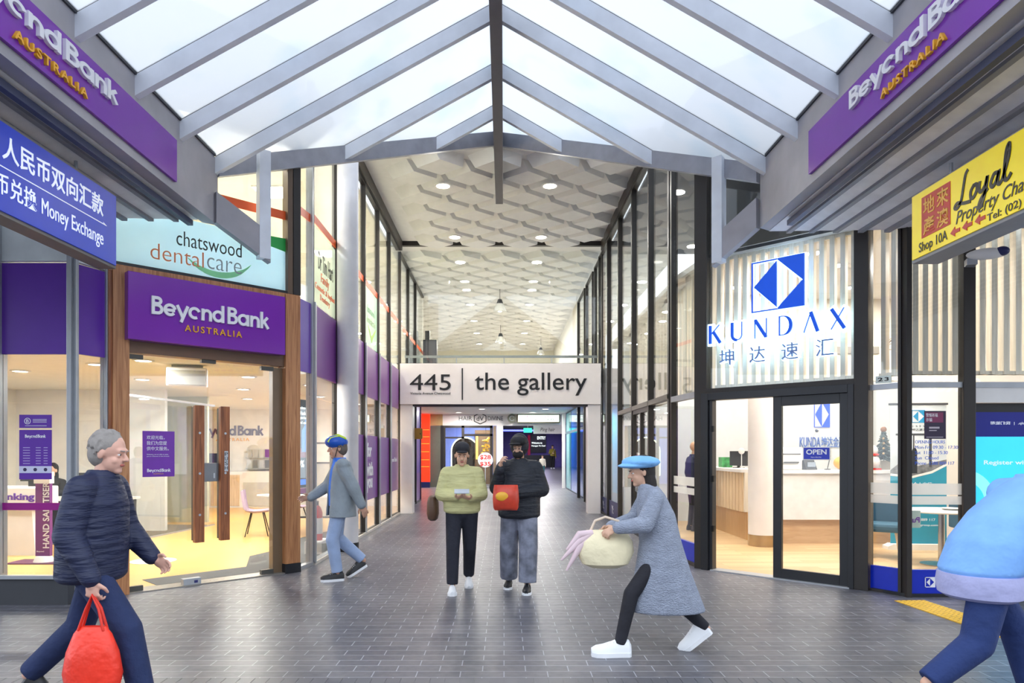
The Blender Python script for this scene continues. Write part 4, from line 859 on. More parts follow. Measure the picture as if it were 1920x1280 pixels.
MB().prism([(-.6, .05), (.1, -.5), (1.0, -.5), (1.0, .55), (.0, .55)], .72, .75).build('desktop', WHITE, dk); MB().box(-.08, .02, -.35, .5, 0, .72).build('end_panel', BEIGEW, dk); MB().box(.9, .98, -.35, .5, 0, .72).build('end_panel', BEIGEW, dk)
wj = thing('display_stand', 'white acrylic holder with a small dark plant on the bank desk', 'stand', (-3.95, 13.1, .764)); MB().box(-.1, .08, -.02, .02, 0, .34).build('sheet', WHITE, wj); MB().box(-.12, .1, -.05, .05, 0, .02).build('base', WHITE, wj); MB().sph((.16, 0, .12), (.07, .06, .14)).build('plant', M('dark_leaf', (40, 62, 44), .6), wj, True)
bf = thing('pinboard_stand', 'black steel frame with grey pinboard standing behind the bank desk', 'frame', (-4.35, 15.2, .012))
f_ = MB()
for q in ((-.6, -.56, 0, 1.75), (.56, .6, 0, 1.75)): f_.box(q[0], q[1], -.02, .02, q[2], q[3])
f_.box(-.6, .6, -.02, .02, 1.71, 1.75).box(-.6, .6, -.02, .02, 1.28, 1.32).box(-.6, .6, -.02, .02, .1, .14); f_.build('frame', BLACK, bf); MB().box(-.56, .56, -.008, .008, .14, 1.28).build('pinboard', M('pale_grey_board', (212, 210, 200), .6), bf)
wc = thing('storage_cabinet', 'long white and grey cabinet under the brochure rack at the back of the bank', 'cabinet', (-6.6, 19.5, .012)); MB().box(-1.6, .4, -.2, .38, 0, 1.0).build('body', WHITE, wc); MB().box(-1.5, -.7, -.215, -.2, .05, .9).build('door', BEIGEW, wc); MB().box(-.6, .35, -.215, -.2, .05, .7).build('door', M('pale_grey_door', (200, 200, 198), .5), wc)
rk = thing('brochure_rack', 'wall rack of grey and purple brochures over the white cabinet', 'rack', (-7.0, 19.8, 1.05))
MB().box(-.3, .6, .0, .08, 0, .6).build('back_plate', WHITE, rk); random.seed(5)
for j in range(2):
    MB().box(-.3, .6, -.06, .0, .02+j*.3, .05+j*.3).build('tray', SILVER, rk)
    for i in range(5): MB().box(-.27+i*.17, -.14+i*.17, -.04, -.02, .05+j*.3, .27+j*.3).build('brochure', random.choice([M('brochure_purple', (120, 60, 160), .4), M('brochure_grey', (120, 122, 126), .4), M('brochure_pale', (200, 202, 204), .4)]), rk)
mo = thing('monitor', 'dark monitor on the back cabinet seen between the timber handles', 'monitor', (-8.0, 19.4, 1.012)); MB().box(-.3, .3, -.02, .02, .1, .5).build('screen', M('dark_blue_screen', (36, 44, 84), .2), mo); MB().box(-.04, .04, -.015, .015, 0, .12).build('stem', BLACK, mo); MB().box(-.12, .12, -.08, .08, 0, .015).build('base', BLACK, mo)
# posters on the bank's glass
p1 = thing('poster', 'purple poster with white Chinese welcome text on the glass door', 'poster', BO+(0,), BA)
MB().box(.158, .50, -.006, -.002, 1.27, 1.785).build('sheet', M('bright_purple_sheet', (112, 36, 170), .35), p1)
for i, s_ in enumerate(('欢迎光临，', '我们为您提', '供中文服务。')): text(p1, 'lettering', s_, .20, .20+(.19, .215, .235)[i], 1.69-i*.062, 1.735-i*.062, -.006, WLET, .002)
text(p1, 'lettering', 'Welcome, we are able to assist', .2, .43, 1.515, 1.528, -.006, WLET, .002); text(p1, 'lettering', 'you in Chinese in this branch', .2, .44, 1.493, 1.506, -.006, WLET, .002)
wordmark(p1, .205, .455, 1.325, 1.362, -.006, WLET, .002); text(p1, 'lettering', 'AUSTRALIA', .27, .38, 1.298, 1.31, -.006, GOLD, .002)
p2 = thing('poster', 'purple opening times poster with pale icon strip on the street window', 'poster', (0, 7.14, 0))
MB().box(-4.95, -4.62, -.006, .0, 1.27, 1.775).build('sheet', PURPLED, p2); wordmark(p2, -4.89, -4.68, 1.695, 1.728, -.006, WLET, .002)
for i in range(7):
    for x, wd in ((-4.91, .07), (-4.78, .05), (-4.70, .04)): MB().box(x, x+wd, -.008, -.005, 1.59-i*.027, 1.598-i*.027).build('print_line', M('lilac_print', (176, 160, 214), .5), p2)
MB().box(-4.95, -4.62, -.008, -.005, 1.335, 1.405).build('icon_strip', M('pale_lilac', (206, 208, 236), .5), p2)
for i in range(3): MB().lathe([(.001, -.01), (.018, -.01), (.018, -.005), (.001, -.005)], (-4.89+i*.105, 0, 1.37), 12, 'y').build('icon', M('icon_plum', (50, 40, 84), .5), p2)
p3 = thing('poster', 'small purple notice with white ring emblem above the opening times poster', 'poster', (0, 7.14, 0))
MB().box(-4.95, -4.62, -.006, .0, 1.795, 1.93).build('sheet', PURPLED, p3); MB().ribbon(arc(-4.865, 1.865, .03, 0, 360, 24), .005, -.009, -.006).build('ring', WLET, p3); text(p3, 'lettering', 'B', -4.878, -4.852, 1.847, 1.883, -.006, WLET, .002)
for z in (1.88, 1.866, 1.852): MB().box(-4.81, -4.67, -.008, -.005, z, z+.004).build('print_line', WLET, p3)
MB().box(-4.89, -4.67, -.008, -.005, 1.815, 1.819).build('print_line', WLET, p3)
# behind the street window: sanitiser stand, counter
hsn = thing('sanitiser_stand', 'purple HAND SANITISER post with dispenser bottle behind the street window', 'stand', (-6.42, 9.75, .012))
MB().box(-.42, .3, -.2, .22, 0, .012).build('base', M('plum_base', (90, 30, 80), .5), hsn); MB().lathe([(.13, .012), (.11, .06), (.09, .09), (.001, .09)], n=20).build('foot', WHITE, hsn, True)
MB().box(-.1, .1, -.03, .03, .09, 1.1).build('post', M('plum_post', (106, 36, 120), .4), hsn); MB().box(-.11, .11, -.05, .05, 1.1, 1.26).build('head', WHITE, hsn); MB().lathe([(.04, 1.26), (.04, 1.36), (.015, 1.38), (.015, 1.42), (.03, 1.42), (.03, 1.44), (.001, 1.44)], n=14).build('bottle', M('clear_gel', (220, 226, 230), .2), hsn, True)
tm = text(hsn, 'lettering', 'HAND SANITISER', 0, .92, -.045, .045, -.032, WLET, .002, .02)
tm.data.transform(Matrix.Translation((.05, 0, .2)) @ Matrix.Rotation(R(-90), 4, 'Y')); text(hsn, 'lettering', 'Beyond', -.08, .02, .14, .165, -.031, WLET, .002)
kc = thing('service_kiosk', 'white self service kiosk with purple lettering and monitor behind the street window', 'kiosk', (-7.3, 10.5, .012))
MB().box(-.5, .42, -.2, .3, .72, 1.02).build('top', WHITE, kc, bevel=.02); MB().prism([(-.4, 0), (.34, 0), (.28, .72), (-.3, .72)], -.12, .22, 'y').build('pedestal', WHITE, kc); text(kc, 'lettering', 'banking', -.2, .38, .8, .93, -.2, PURPLED, .006, .03)
MB().box(.05, .38, -.03, .02, 1.1, 1.75).build('screen', BLACK, kc); MB().box(.08, .35, -.034, -.03, 1.15, 1.7).build('display', M('kiosk_display', (120, 160, 210), .3, emit=.6), kc); MB().box(.15, .28, 0, .04, 1.02, 1.1).build('neck', BLACK, kc)
d2k = thing('office_desk', 'white office desk with papers behind the sanitiser post', 'desk', (-6.9, 12.0, .012)); MB().box(-1.2, .5, -.35, .3, .72, .76).build('desktop', WHITE, d2k); MB().box(-1.1, -1.04, -.3, .28, 0, .72).build('end_panel', CHAR, d2k); MB().box(.38, .44, -.3, .28, 0, .72).build('end_panel', CHAR, d2k); MB().box(-1.0, .38, .2, .24, .1, .72).build('modesty_panel', CHAR, d2k)
mo2 = thing('monitor', 'black monitor standing on the office desk behind the street window', 'monitor', (-7.2, 12.05, .772), 25); MB().box(-.27, .27, -.02, .02, .08, .42).build('screen', BLACK, mo2); MB().box(-.03, .03, -.015, .015, 0, .12).build('stem', BLACK, mo2); MB().box(-.1, .1, -.07, .07, 0, .012).build('base', BLACK, mo2)
# digital screen in the corner window, extinguisher
sx_a = math.degrees(math.atan2(.55, .2))
scn = thing('digital_screen', 'tall black advertising screen with white text behind the corner pane', 'screen', (-2.99, 9.72, 0), sx_a)
MB().box(0, .62, 0, .07, 1.04, 2.3).build('panel', BLACK, scn, bevel=.006); MB().box(.03, .59, -.004, 0, 1.08, 2.26).build('display', M('display_dark', (26, 28, 44), .3, emit=.15), scn)
for i, s_ in enumerate(('A home loan you', 'will call back the', 'the experience', 'Beyond song.')): text(scn, 'lettering', s_, .1, .45, 2.15-i*.07, 2.2-i*.07, -.005, LT, .002, .01)
text(scn, 'lettering', '5.49%  5.8', .08, .52, 1.33, 1.43, -.005, LT, .002, .02); MB().box(.03, .59, -.006, -.003, 1.08, 1.16).build('blue_strip', M('screen_blue', (60, 120, 220), .4, emit=.8), scn)
MB().prism([(.28, 1.55), (.5, 1.55), (.52, 1.85), (.45, 1.95), (.45, 2.02), (.36, 2.02), (.35, 1.93), (.28, 1.85)], -.006, -.003, 'y').build('figure_image', M('screen_figure', (90, 150, 220), .4, emit=.5), scn); MB().box(.05, .5, -.0055, -.003, 1.47, 1.6).build('sofa_image', M('screen_sofa', (140, 70, 90), .4, emit=.3), scn)
MB().box(.05, .12, .02, .06, 0, 1.04).build('stand', SILVER, scn); MB().box(.5, .57, .02, .06, 0, 1.04).build('stand', SILVER, scn); MB().box(-.03, .62, -.05, .12, 0, .015).build('foot_plate', BLACK, scn); MB().box(-.02, .64, -.03, .09, .96, 1.03).build('shelf', MAGENTA, scn)
fe = thing('fire_extinguisher', 'red fire extinguisher with white label on a plinth behind the corner window', 'extinguisher', (-2.86, 10.72, .2))
MB().lathe([(.07, 0), (.075, .02), (.075, .42), (.05, .5), (.02, .53), (.001, .53)], n=20).build('cylinder', M('extinguisher_red', (196, 36, 30), .3), fe, True); MB().lathe([(.077, .1), (.077, .34)], n=20).build('label', WHITE, fe, True); MB().cyl((0, 0, .53), (0, 0, .6), .018).build('valve', BLACK, fe); MB().box(-.015, .015, -.09, .02, .58, .6).build('handle', BLACK, fe)
pz = tag(box(-3.0, -2.74, 10.5, 10.95, .012, .2).build('plinth', WHITE), 'low white plinth under the red extinguisher behind the corner window', 'plinth')
# upper rooms
for x, y, nm in ((-4.3, 9.8, 'near the corner glass'), (-4.3, 13, 'in the middle of the dental room'), (-4.3, 17, 'deep in the dental room')):
    t = thing('ceiling_panel_light', 'square panel light in the upstairs dental ceiling ' + nm, 'ceiling light', (x, y, 6.4), 0, 'dental panel lights'); MB().box(-.3, .3, -.3, .3, -.03, 0).build('frame', WHITE, t); MB().box(-.28, .28, -.28, .28, -.034, -.03).build('diffuser', LAMPW, t); lamp(x, y, 6.34, 90, (1, .97, .9), .55, 'panel_light')

# ================================================================ EXCHANGE INTERIOR
ct = thing('reception_counter', 'white fronted reception counter with pale timber base and slatted return', 'counter')
MB().box(4.56, 6.75, 11.62, 12.2, 1.19, 1.245).build('worktop', WHITE, ct, bevel=.005); MB().box(4.14, 4.7, 12.2, 15.2, 1.19, 1.245).build('worktop', WHITE, ct)
MB().box(4.58, 6.72, 11.66, 11.72, .42, 1.19).build('front_panel', M('gloss_white_panel', (236, 234, 236), .15), ct); MB().box(4.6, 6.7, 11.74, 11.8, .012, .42).build('plinth_panel', wood('tan_panel', (196, 160, 120), (208, 174, 134), .4, (1, 8, 8)), ct)
sp = MB()
for i in range(17): sp.box(4.17, 4.2, 12.25+i*.175, 12.40+i*.175, .5, 1.19)
sp.build('slat_front', BEIGEW, ct); MB().box(4.2, 4.26, 12.2, 15.2, .5, 1.19).build('return_panel', PALEW, ct); MB().box(4.24, 4.3, 12.2, 15.2, .012, .5).build('plinth_panel', wood('tan_panel_b', (186, 146, 100), (200, 160, 114), .4), ct)
cl = S('column_exchange', MB().lathe([(.24, .2), (.24, 4.12)], (4.27, 11.5, 0), 36), M('white_round_column', (232, 228, 228), .4, var=.02), smooth=True); MB().lathe([(.245, .012), (.245, .2)], (4.27, 11.5, 0), 36).build('bronze_ring', M('bronze_ring', (184, 160, 126), .25, metal=.7), cl, True)
wl_ = thing('wall_emblem', 'blue diamond emblem and lettering on the pale reception back wall', 'sign', (0, 15.6, 0))
logo(wl_, 6.92, 7.27, 2.1, 2.68, 0, KB, .02, .012); text(wl_, 'lettering', 'KUNDA', 6.6, 7.06, 1.66, 1.88, 0, M('blue_wall_lettering', (40, 90, 190), .4), .02, .0); text(wl_, 'lettering', '坤达金融', 7.08, 7.6, 1.65, 1.89, 0, M('blue_wall_lettering_b', (60, 110, 200), .4), .02)
prn = thing('printer', 'white desktop printer standing on the reception counter by the column', 'printer', (4.85, 11.95, 1.246)); MB().box(-.2, .17, -.2, .18, 0, .38).build('body', WHITE, prn, bevel=.02); MB().box(-.15, .1, -.23, -.2, .12, .14).build('tray', CHAR, prn); MB().box(-.17, .14, -.205, -.2, .26, .275).build('slot', CHAR, prn)
dev = thing('payment_terminal', 'dark payment terminal standing on the white reception counter', 'terminal', (5.2, 11.9, 1.246), 10); MB().prism([(-.08, 0), (.08, 0), (.05, .16), (.02, .17)], -.1, .1, 'x').build('body', CHAR, dev); MB().box(-.07, .07, -.07, -.05, .05, .13).build('screen', M('pale_screen', (150, 160, 176), .3), dev)
orb = thing('orange_lamp', 'round orange lamp on the end of the reception counter', 'lamp', (5.76, 11.9, 1.247)); MB().sph((0, 0, .118), (.14, .13, .115)).build('body', M('orange_body', (245, 170, 30), .35), orb, True); MB().lathe([(.06, 0), (.06, .02), (.001, .02)], n=16).build('base', WHITE, orb)
cup = thing('pen_stand', 'black pen in a small stand on the reception counter', 'pen stand', (5.5, 11.88, 1.246)); MB().lathe([(.05, 0), (.05, .015), (.015, .02), (.001, .02)], n=14).build('base', BLACK, cup); MB().cyl((0, 0, .02), (.05, 0, .24), .007).build('pen', BLACK, cup)
mo3 = thing('monitor', 'dark monitor on the slatted reception return', 'monitor', (4.5, 13.4, 1.246), -70); MB().box(-.24, .24, -.02, .02, .04, .32).build('screen', CHAR, mo3); MB().box(-.03, .03, -.01, .01, 0, .08).build('stem', CHAR, mo3); MB().box(-.1, .1, -.06, .06, 0, .012).build('base', CHAR, mo3)
gb = thing('tissue_box', 'green patterned box on the slatted reception return', 'box', (4.42, 13.95, 1.246)); MB().box(-.1, .1, -.12, .12, 0, .2).build('carton', M('green_carton', (70, 150, 90), .5, var=.5, scale=14), gb)
wcam = thing('ring_lamp', 'small white webcam stand on the slatted reception return', 'lamp', (4.42, 13.0, 1.246)); MB().lathe([(.05, 0), (.05, .01), (.008, .015), (.008, .3), (.001, .3)], n=12).build('stem', WHITE, wcam); MB().sph((0, 0, .32), (.06, .03, .06)).build('head', WHITE, wcam, True)
# teal armchairs, table, banner, tree
def armchair(label, loc, rz):
    t = thing('armchair', label, 'chair', loc, rz, 'teal armchairs'); TE = M('teal_fabric', (38, 82, 106), .8, bump=.2, bscale=180)
    MB().box(-.31, .31, -.28, .25, .38, .5).build('seat', TE, t, bevel=.04)
    ring = []
    for a in [R(-100+200*i/16) for i in range(17)]:
        x, y = .35*math.sin(a), .08+.27*math.cos(a); hh = .82-.16*(1-max(0, math.cos(a)))
        ring.append([(x, y, .4), (x*.86, y-.05*math.cos(a), .4), (x*.88, y-.045*math.cos(a), hh), (x, y, hh)])
    MB().loft(ring).build('backrest', TE, t, True, .012)
    for sx in (-1, 1):
        for sy in (-1, 1): MB().cyl((sx*.22, sy*.18, .4), (sx*.28, sy*.25, 0), .024, .014, 10).build('leg', BEIGEW, t, True)
    return t
ac1 = armchair('teal fabric armchair with timber legs behind the angled pane', (5.55, 10.3, .012), -35)
dup(ac1, (7.1, 10.5, .012), 70, 'teal armchair partly hidden beyond the round white table')
tb = thing('round_table', 'round white table on a steel pole behind the street pane', 'table', (5.98, 9.55, .012)); MB().lathe([(.001, .72), (.47, .72), (.48, .735), (.47, .75), (.001, .75)], n=40).build('tabletop', WHITE, tb, True); MB().cyl((0, 0, .02), (0, 0, .72), .04, n=18).build('pole', CHROME, tb, True); MB().lathe([(.001, 0), (.26, 0), (.26, .012), (.05, .025), (.001, .025)], n=32).build('base', CHROME, tb, True)
tr = thing('paper_tray', 'white dish of papers on the round white table', 'tray', (6.1, 9.5, .763)); MB().lathe([(.001, 0), (.1, 0), (.15, .025), (.145, .025), (.1, .006), (.001, .006)], n=24).build('dish', WHITE, tr, True)
bn = thing('pull_up_banner', 'pull up banner with teal wave and skyline photo beside the round table', 'banner', (6.55, 11.05, .012), -6)
MB().prism([(-.5, 0), (.5, 0), (.5, .05), (.42, .09), (-.42, .09), (-.5, .05)], -.12, .1, 'y').build('base', WHITE, bn); MB().box(-.42, .42, -.006, .0, .09, 2.28).build('sheet', M('banner_sky', (196, 204, 212), .5, var=.2, scale=2), bn)
TEAL = M('banner_teal', (20, 140, 170), .5); MB().prism([(-.42, .09), (.42, .09), (.42, 1.32), (.2, 1.2), (-.1, 1.12), (-.42, 1.16)], -.01, -.006, 'y').build('teal_wave', TEAL, bn); MB().ribbon([(-.42, 1.18), (-.1, 1.14), (.2, 1.22), (.42, 1.34)], .035, -.012, -.01).build('white_wave', WHITE, bn)
MB().prism([(-.42, 1.25), (-.3, 1.35), (.0, 1.32), (.42, 1.42), (.42, 1.34), (.2, 1.22), (-.1, 1.14), (-.42, 1.18)], -.0095, -.006, 'y').build('skyline_image', M('skyline_grey', (110, 112, 116), .6, var=.5, scale=12), bn); MB().prism([(-.1, 1.2), (-.02, 1.2), (-.02, 1.55), (-.04, 1.6), (-.08, 1.6), (-.1, 1.55)], -.0115, -.0095, 'y').build('figure_image', BLACK, bn)
MB().box(-.34, .22, -.0095, -.006, 1.80, 1.83).box(-.08, -.06, -.0095, -.006, 1.3, 1.8).box(.16, .2, -.0095, -.006, 1.3, 1.8).build('window_image', CHAR, bn)
logo(bn, -.1, .1, 2.0, 2.2, -.006, M('banner_logo_blue', (30, 130, 180), .4), .004, .01); kletters(bn, -.14, .14, 1.93, 1.96, -.006, CHAR, .003); text(bn, 'lettering', '坤达速汇', -.1, .12, 1.87, 1.91, -.006, CHAR, .003)
text(bn, 'lettering', '1300 889 117', -.1, .25, .45, .49, -.01, WLET, .003); text(bn, 'lettering', 'www.kundaxgroup.com.au', -.3, .36, .36, .40, -.01, WLET, .003); text(bn, 'lettering', '资金上出行', -.15, .2, .98, 1.06, -.01, WLET, .003); MB().cyl((0, .03, .05), (0, .03, 2.3), .012).build('pole', SILVER, bn); MB().box(-.44, .44, -.015, .02, 2.28, 2.31).build('top_bar', CHAR, bn)
xt = thing('christmas_tree', 'small frosted christmas tree in a pot on the counter end', 'tree', (6.53, 12.02, 1.246)); MB().box(-.09, .09, -.09, .09, 0, .16).build('pot', M('pot_grey', (140, 132, 120), .6), xt)
tr_ = MB(); random.seed(9)
for i in range(110):
    h_ = .16+.5*(i/110); rr = .18*(1-(h_-.16)/.54)+.02; a = i*2.4; tr_.cyl((0, 0, h_+.03), (rr*math.cos(a), rr*math.sin(a), h_-.02+random.uniform(-.02, .03)), .02, .006, 6)
tr_.build('foliage', M('frosted_needles', (70, 86, 86), .8, var=.6, scale=18), xt); b_ = MB()
for i in range(14): h_ = .22+.4*(i/14); rr = .165*(1-(h_-.16)/.54); b_.sph((rr*math.cos(i*2.1), rr*math.sin(i*2.1), h_), .022, 8, 6)
b_.build('baubles', M('bauble_gold', (220, 190, 150), .2, metal=.6), xt, True); MB().sph((0, 0, .69), (.05, .04, .05)).build('topper', M('topper_brown', (130, 90, 60), .6), xt, True)
sn = thing('snowman_toy', 'white snowman toy with red scarf beside the small christmas tree', 'toy', (6.2, 11.78, 1.25)); MB().sph((0, 0, .13), (.13, .12, .14)).sph((0, 0, .32), (.1, .095, .1)).build('body', WHITE, sn, True); MB().lathe([(.1, .235), (.115, .25), (.1, .27)], n=20).build('scarf', RED, sn, True); MB().sph((-.05, 0, .42), (.06, .06, .05)).build('hat', M('toy_brown', (130, 60, 40), .6), sn, True); MB().box(-.1, .08, -.16, -.13, 0, .03).build('red_tray', RED, sn)
# wire pendants with bulbs
def wire_lamp(x, y, z, r, h, label):
    t = thing('wire_pendant', label, 'lamp', (x, y, z), 0, 'wire pendants'); WM = M('brass_wire', (120, 96, 60), .4, metal=.5); f = MB()
    for k in range(14): a = 2*PI*k/14; f.tube([(r*math.cos(a), r*math.sin(a), -h), (r*.35*math.cos(a+.3), r*.35*math.sin(a+.3), -.05), (.04*math.cos(a), .04*math.sin(a), .05)], .004, 5)
    for rr, hh in ((r, -h), (r*.66, -h*.5)): f.tube([(rr*math.cos(2*PI*k/20), rr*math.sin(2*PI*k/20), hh) for k in range(21)], .005, 5)
    f.build('wire_shade', WM, t); MB().sph((0, 0, -.08), (.05, .05, .07)).build('bulb', M('warm_bulb', (255, 236, 190), .4, emit=14, ecol=(255, 220, 150)), t, True); MB().cyl((0, 0, 0), (0, 0, .08), .03).build('socket', BLACK, t); MB().cyl((0, 0, .08), (0, 0, 4.12-z), .005, n=6).build('cord', BLACK, t); lamp(x, y, z-.2, 14, (1, .85, .6), .12, 'bulb_light')
wire_lamp(5.60, 9.5, 3.30, .42, .3, 'wide wire pendant with bright bulb behind the slats over the angled pane'); wire_lamp(6.05, 9.6, 3.78, .24, .22, 'smaller wire pendant with bulb hung higher behind the slats')
vt = tag(MB().box(5.5, 6.3, 11.73, 11.76, 3.2, 3.32).build('wall_vent', M('vent_grey', (150, 146, 140), .5)), 'narrow grey air vent high behind the slats', 'vent')
S('wall_exchange_bulkhead', box(4.5, 6.9, 11.76, 11.9, 2.75, 4.12), OFFW)
for (x, y), nm in zip(((4.6, 9.6), (5.7, 8.6), (6.6, 10.4), (3.6, 10.9), (5.4, 10.9), (5.4, 13.6), (6.8, 14.2), (3.4, 13.2), (3.6, 15), (8.0, 9.2), (4.0, 9.0), (8.0, 14)), ('over the open doorway', 'behind the street slats', 'over the round table', 'beside the white column', 'before the reception counter', 'behind the reception counter', 'close to the wall emblem', 'over the slatted return', 'in the far corner by the corridor', 'behind the glowing screen', 'behind the glowing sign', 'at the end of the back office')):
    downlight(x, y, 4.118, 40 if y < 10 and x > 5 else 25, 'round downlight in the exchange ceiling ' + nm, 'exchange downlights', .1, (1, .96, .9))
# street-side digital screen
ds_ = thing('digital_screen', 'large glowing cyan Register screen with navy header behind the street glass', 'screen', (5.06, 7.56, 0))
MB().box(0, 1.5, 0, .08, .5, 2.08).build('panel', BLACK, ds_); MB().box(.02, 1.48, -.004, 0, 1.72, 1.98).build('header', M('navy_display', (16, 24, 110), .3, emit=.35, ecol=(16, 24, 110)), ds_); MB().box(.02, 1.48, -.004, 0, .55, 1.715).build('display', M('cyan_display', (50, 180, 240), .3, emit=.75, ecol=(50, 185, 245)), ds_)
text(ds_, 'lettering', 'Register with us', .13, .75, 1.40, 1.46, -.004, SG, .002, .012); text(ds_, 'lettering', 'help.  |  我们能帮', .2, .6, 1.84, 1.88, -.004, SG, .002, mirror=True)
MB().ribbon(arc(-.1, 1.0, .3, 80, -50, 14), .12, -.007, -.004).build('arc_graphic', M('pale_cyan', (120, 225, 240), .3, emit=.8), ds_); MB().box(.1, 1.4, .0, .07, 0, .5).build('pedestal', BLACK, ds_)
# tactile strip on the pavement
tc_ = thing('tactile_strip', 'yellow tactile paving strip running along the pavement by the exchange', 'paving', (4.31, 5.6, 0), 3)
MB().box(-.16, .16, -1.7, 1.68, 0, .006).build('tile_strip', M('yellow_tile', (206, 160, 44), .6, var=.2, scale=20), tc_); dm = MB()
for j in range(60):
    for i in range(6): dm.lathe([(.018, .006), (.014, .011), (.001, .011)], (-.135+i*.054, -1.66+j*.056, 0), 8)
dm.build('domes', M('yellow_dome', (236, 190, 60), .5), tc_)
# ================================================================ PEOPLE
def remesh(mb, name, voxel, smooth, mat, parent):
    o = bpy.data.objects.new('tmp', mb.mesh('tmp')); COL.objects.link(o)
    m = o.modifiers.new('r', 'REMESH'); m.mode = 'VOXEL'; m.voxel_size = voxel
    if smooth: q = o.modifiers.new('s', 'SMOOTH'); q.factor = .5; q.iterations = smooth
    bpy.context.view_layer.update()
    me = bpy.data.meshes.new_from_object(o.evaluated_get(bpy.context.evaluated_depsgraph_get()))
    d = o.data; bpy.data.objects.remove(o); bpy.data.meshes.remove(d)
    me.name = name; me.polygons.foreach_set('use_smooth', [True]*len(me.polygons)); me.materials.clear(); me.materials.append(mat)
    r = bpy.data.objects.new(name, me); COL.objects.link(r); r.parent = parent; return r
V = Vector
def basis(d, n):
    d = d.normalized(); s = d.cross(n).normalized(); n = s.cross(d).normalized(); m = Matrix.Identity(3); m.col[0] = s; m.col[1] = n; m.col[2] = d; return m
def add_hand(mb, wr, d, n, thumb, curl, k=1.0):
    m = basis(d, n); s, n, d = m.col[0], m.col[1], m.col[2]; t = s*thumb
    mb.sph(wr+d*.05*k, (.04*k, .017*k, .052*k), 14, 10, m); mb.cap(wr-d*.02*k, wr+d*.03*k, .025*k, .026*k)
    for i, (L, off) in enumerate(((.072, .033), (.08, .011), (.075, -.011), (.058, -.033))):
        b = wr+d*(.09-.006*abs(i-1))*k+t*off*k; c = curl*(.85+.12*i)
        sp = t*(off*1.2)
        d1 = (d*math.cos(c)+n*math.sin(c)+sp).normalized(); d2 = (d*math.cos(2.0*c)+n*math.sin(2.0*c)).normalized(); d3 = (d*math.cos(2.7*c)+n*math.sin(2.7*c)).normalized()
        p1 = b+d1*L*.5*k; p2 = p1+d2*L*.3*k; p3 = p2+d3*L*.22*k
        mb.cap(b, p1, .0095*k, .009*k); mb.cap(p1, p2, .009*k, .008*k); mb.cap(p2, p3, .008*k, .007*k)
    tb = wr+d*.025*k+t*.032*k; t1 = tb+(t*.75+d*.6+n*.35).normalized()*.04*k; t2 = t1+(t*.2+d*.85+n*(.3+curl*.4)).normalized()*.034*k
    mb.cap(tb, t1, .014*k, .011*k); mb.cap(t1, t2, .011*k, .008*k)
J0 = dict(pelvis=(0, 0, .93), chest=(0, .01, 1.25), neck=(0, .0, 1.42), head=(0, -.03, 1.575), shl=(.175, .01, 1.375), shr=(-.175, .01, 1.375), ell=(.22, .03, 1.1), elr=(-.22, .03, 1.1), wrl=(.23, -.05, .86), wrr=(-.23, -.05, .86),
          hil=(.09, 0, .9), hir=(-.09, 0, .9), knl=(.1, -.03, .5), knr=(-.1, -.03, .5), anl=(.1, .02, .09), anr=(-.1, .02, .09))
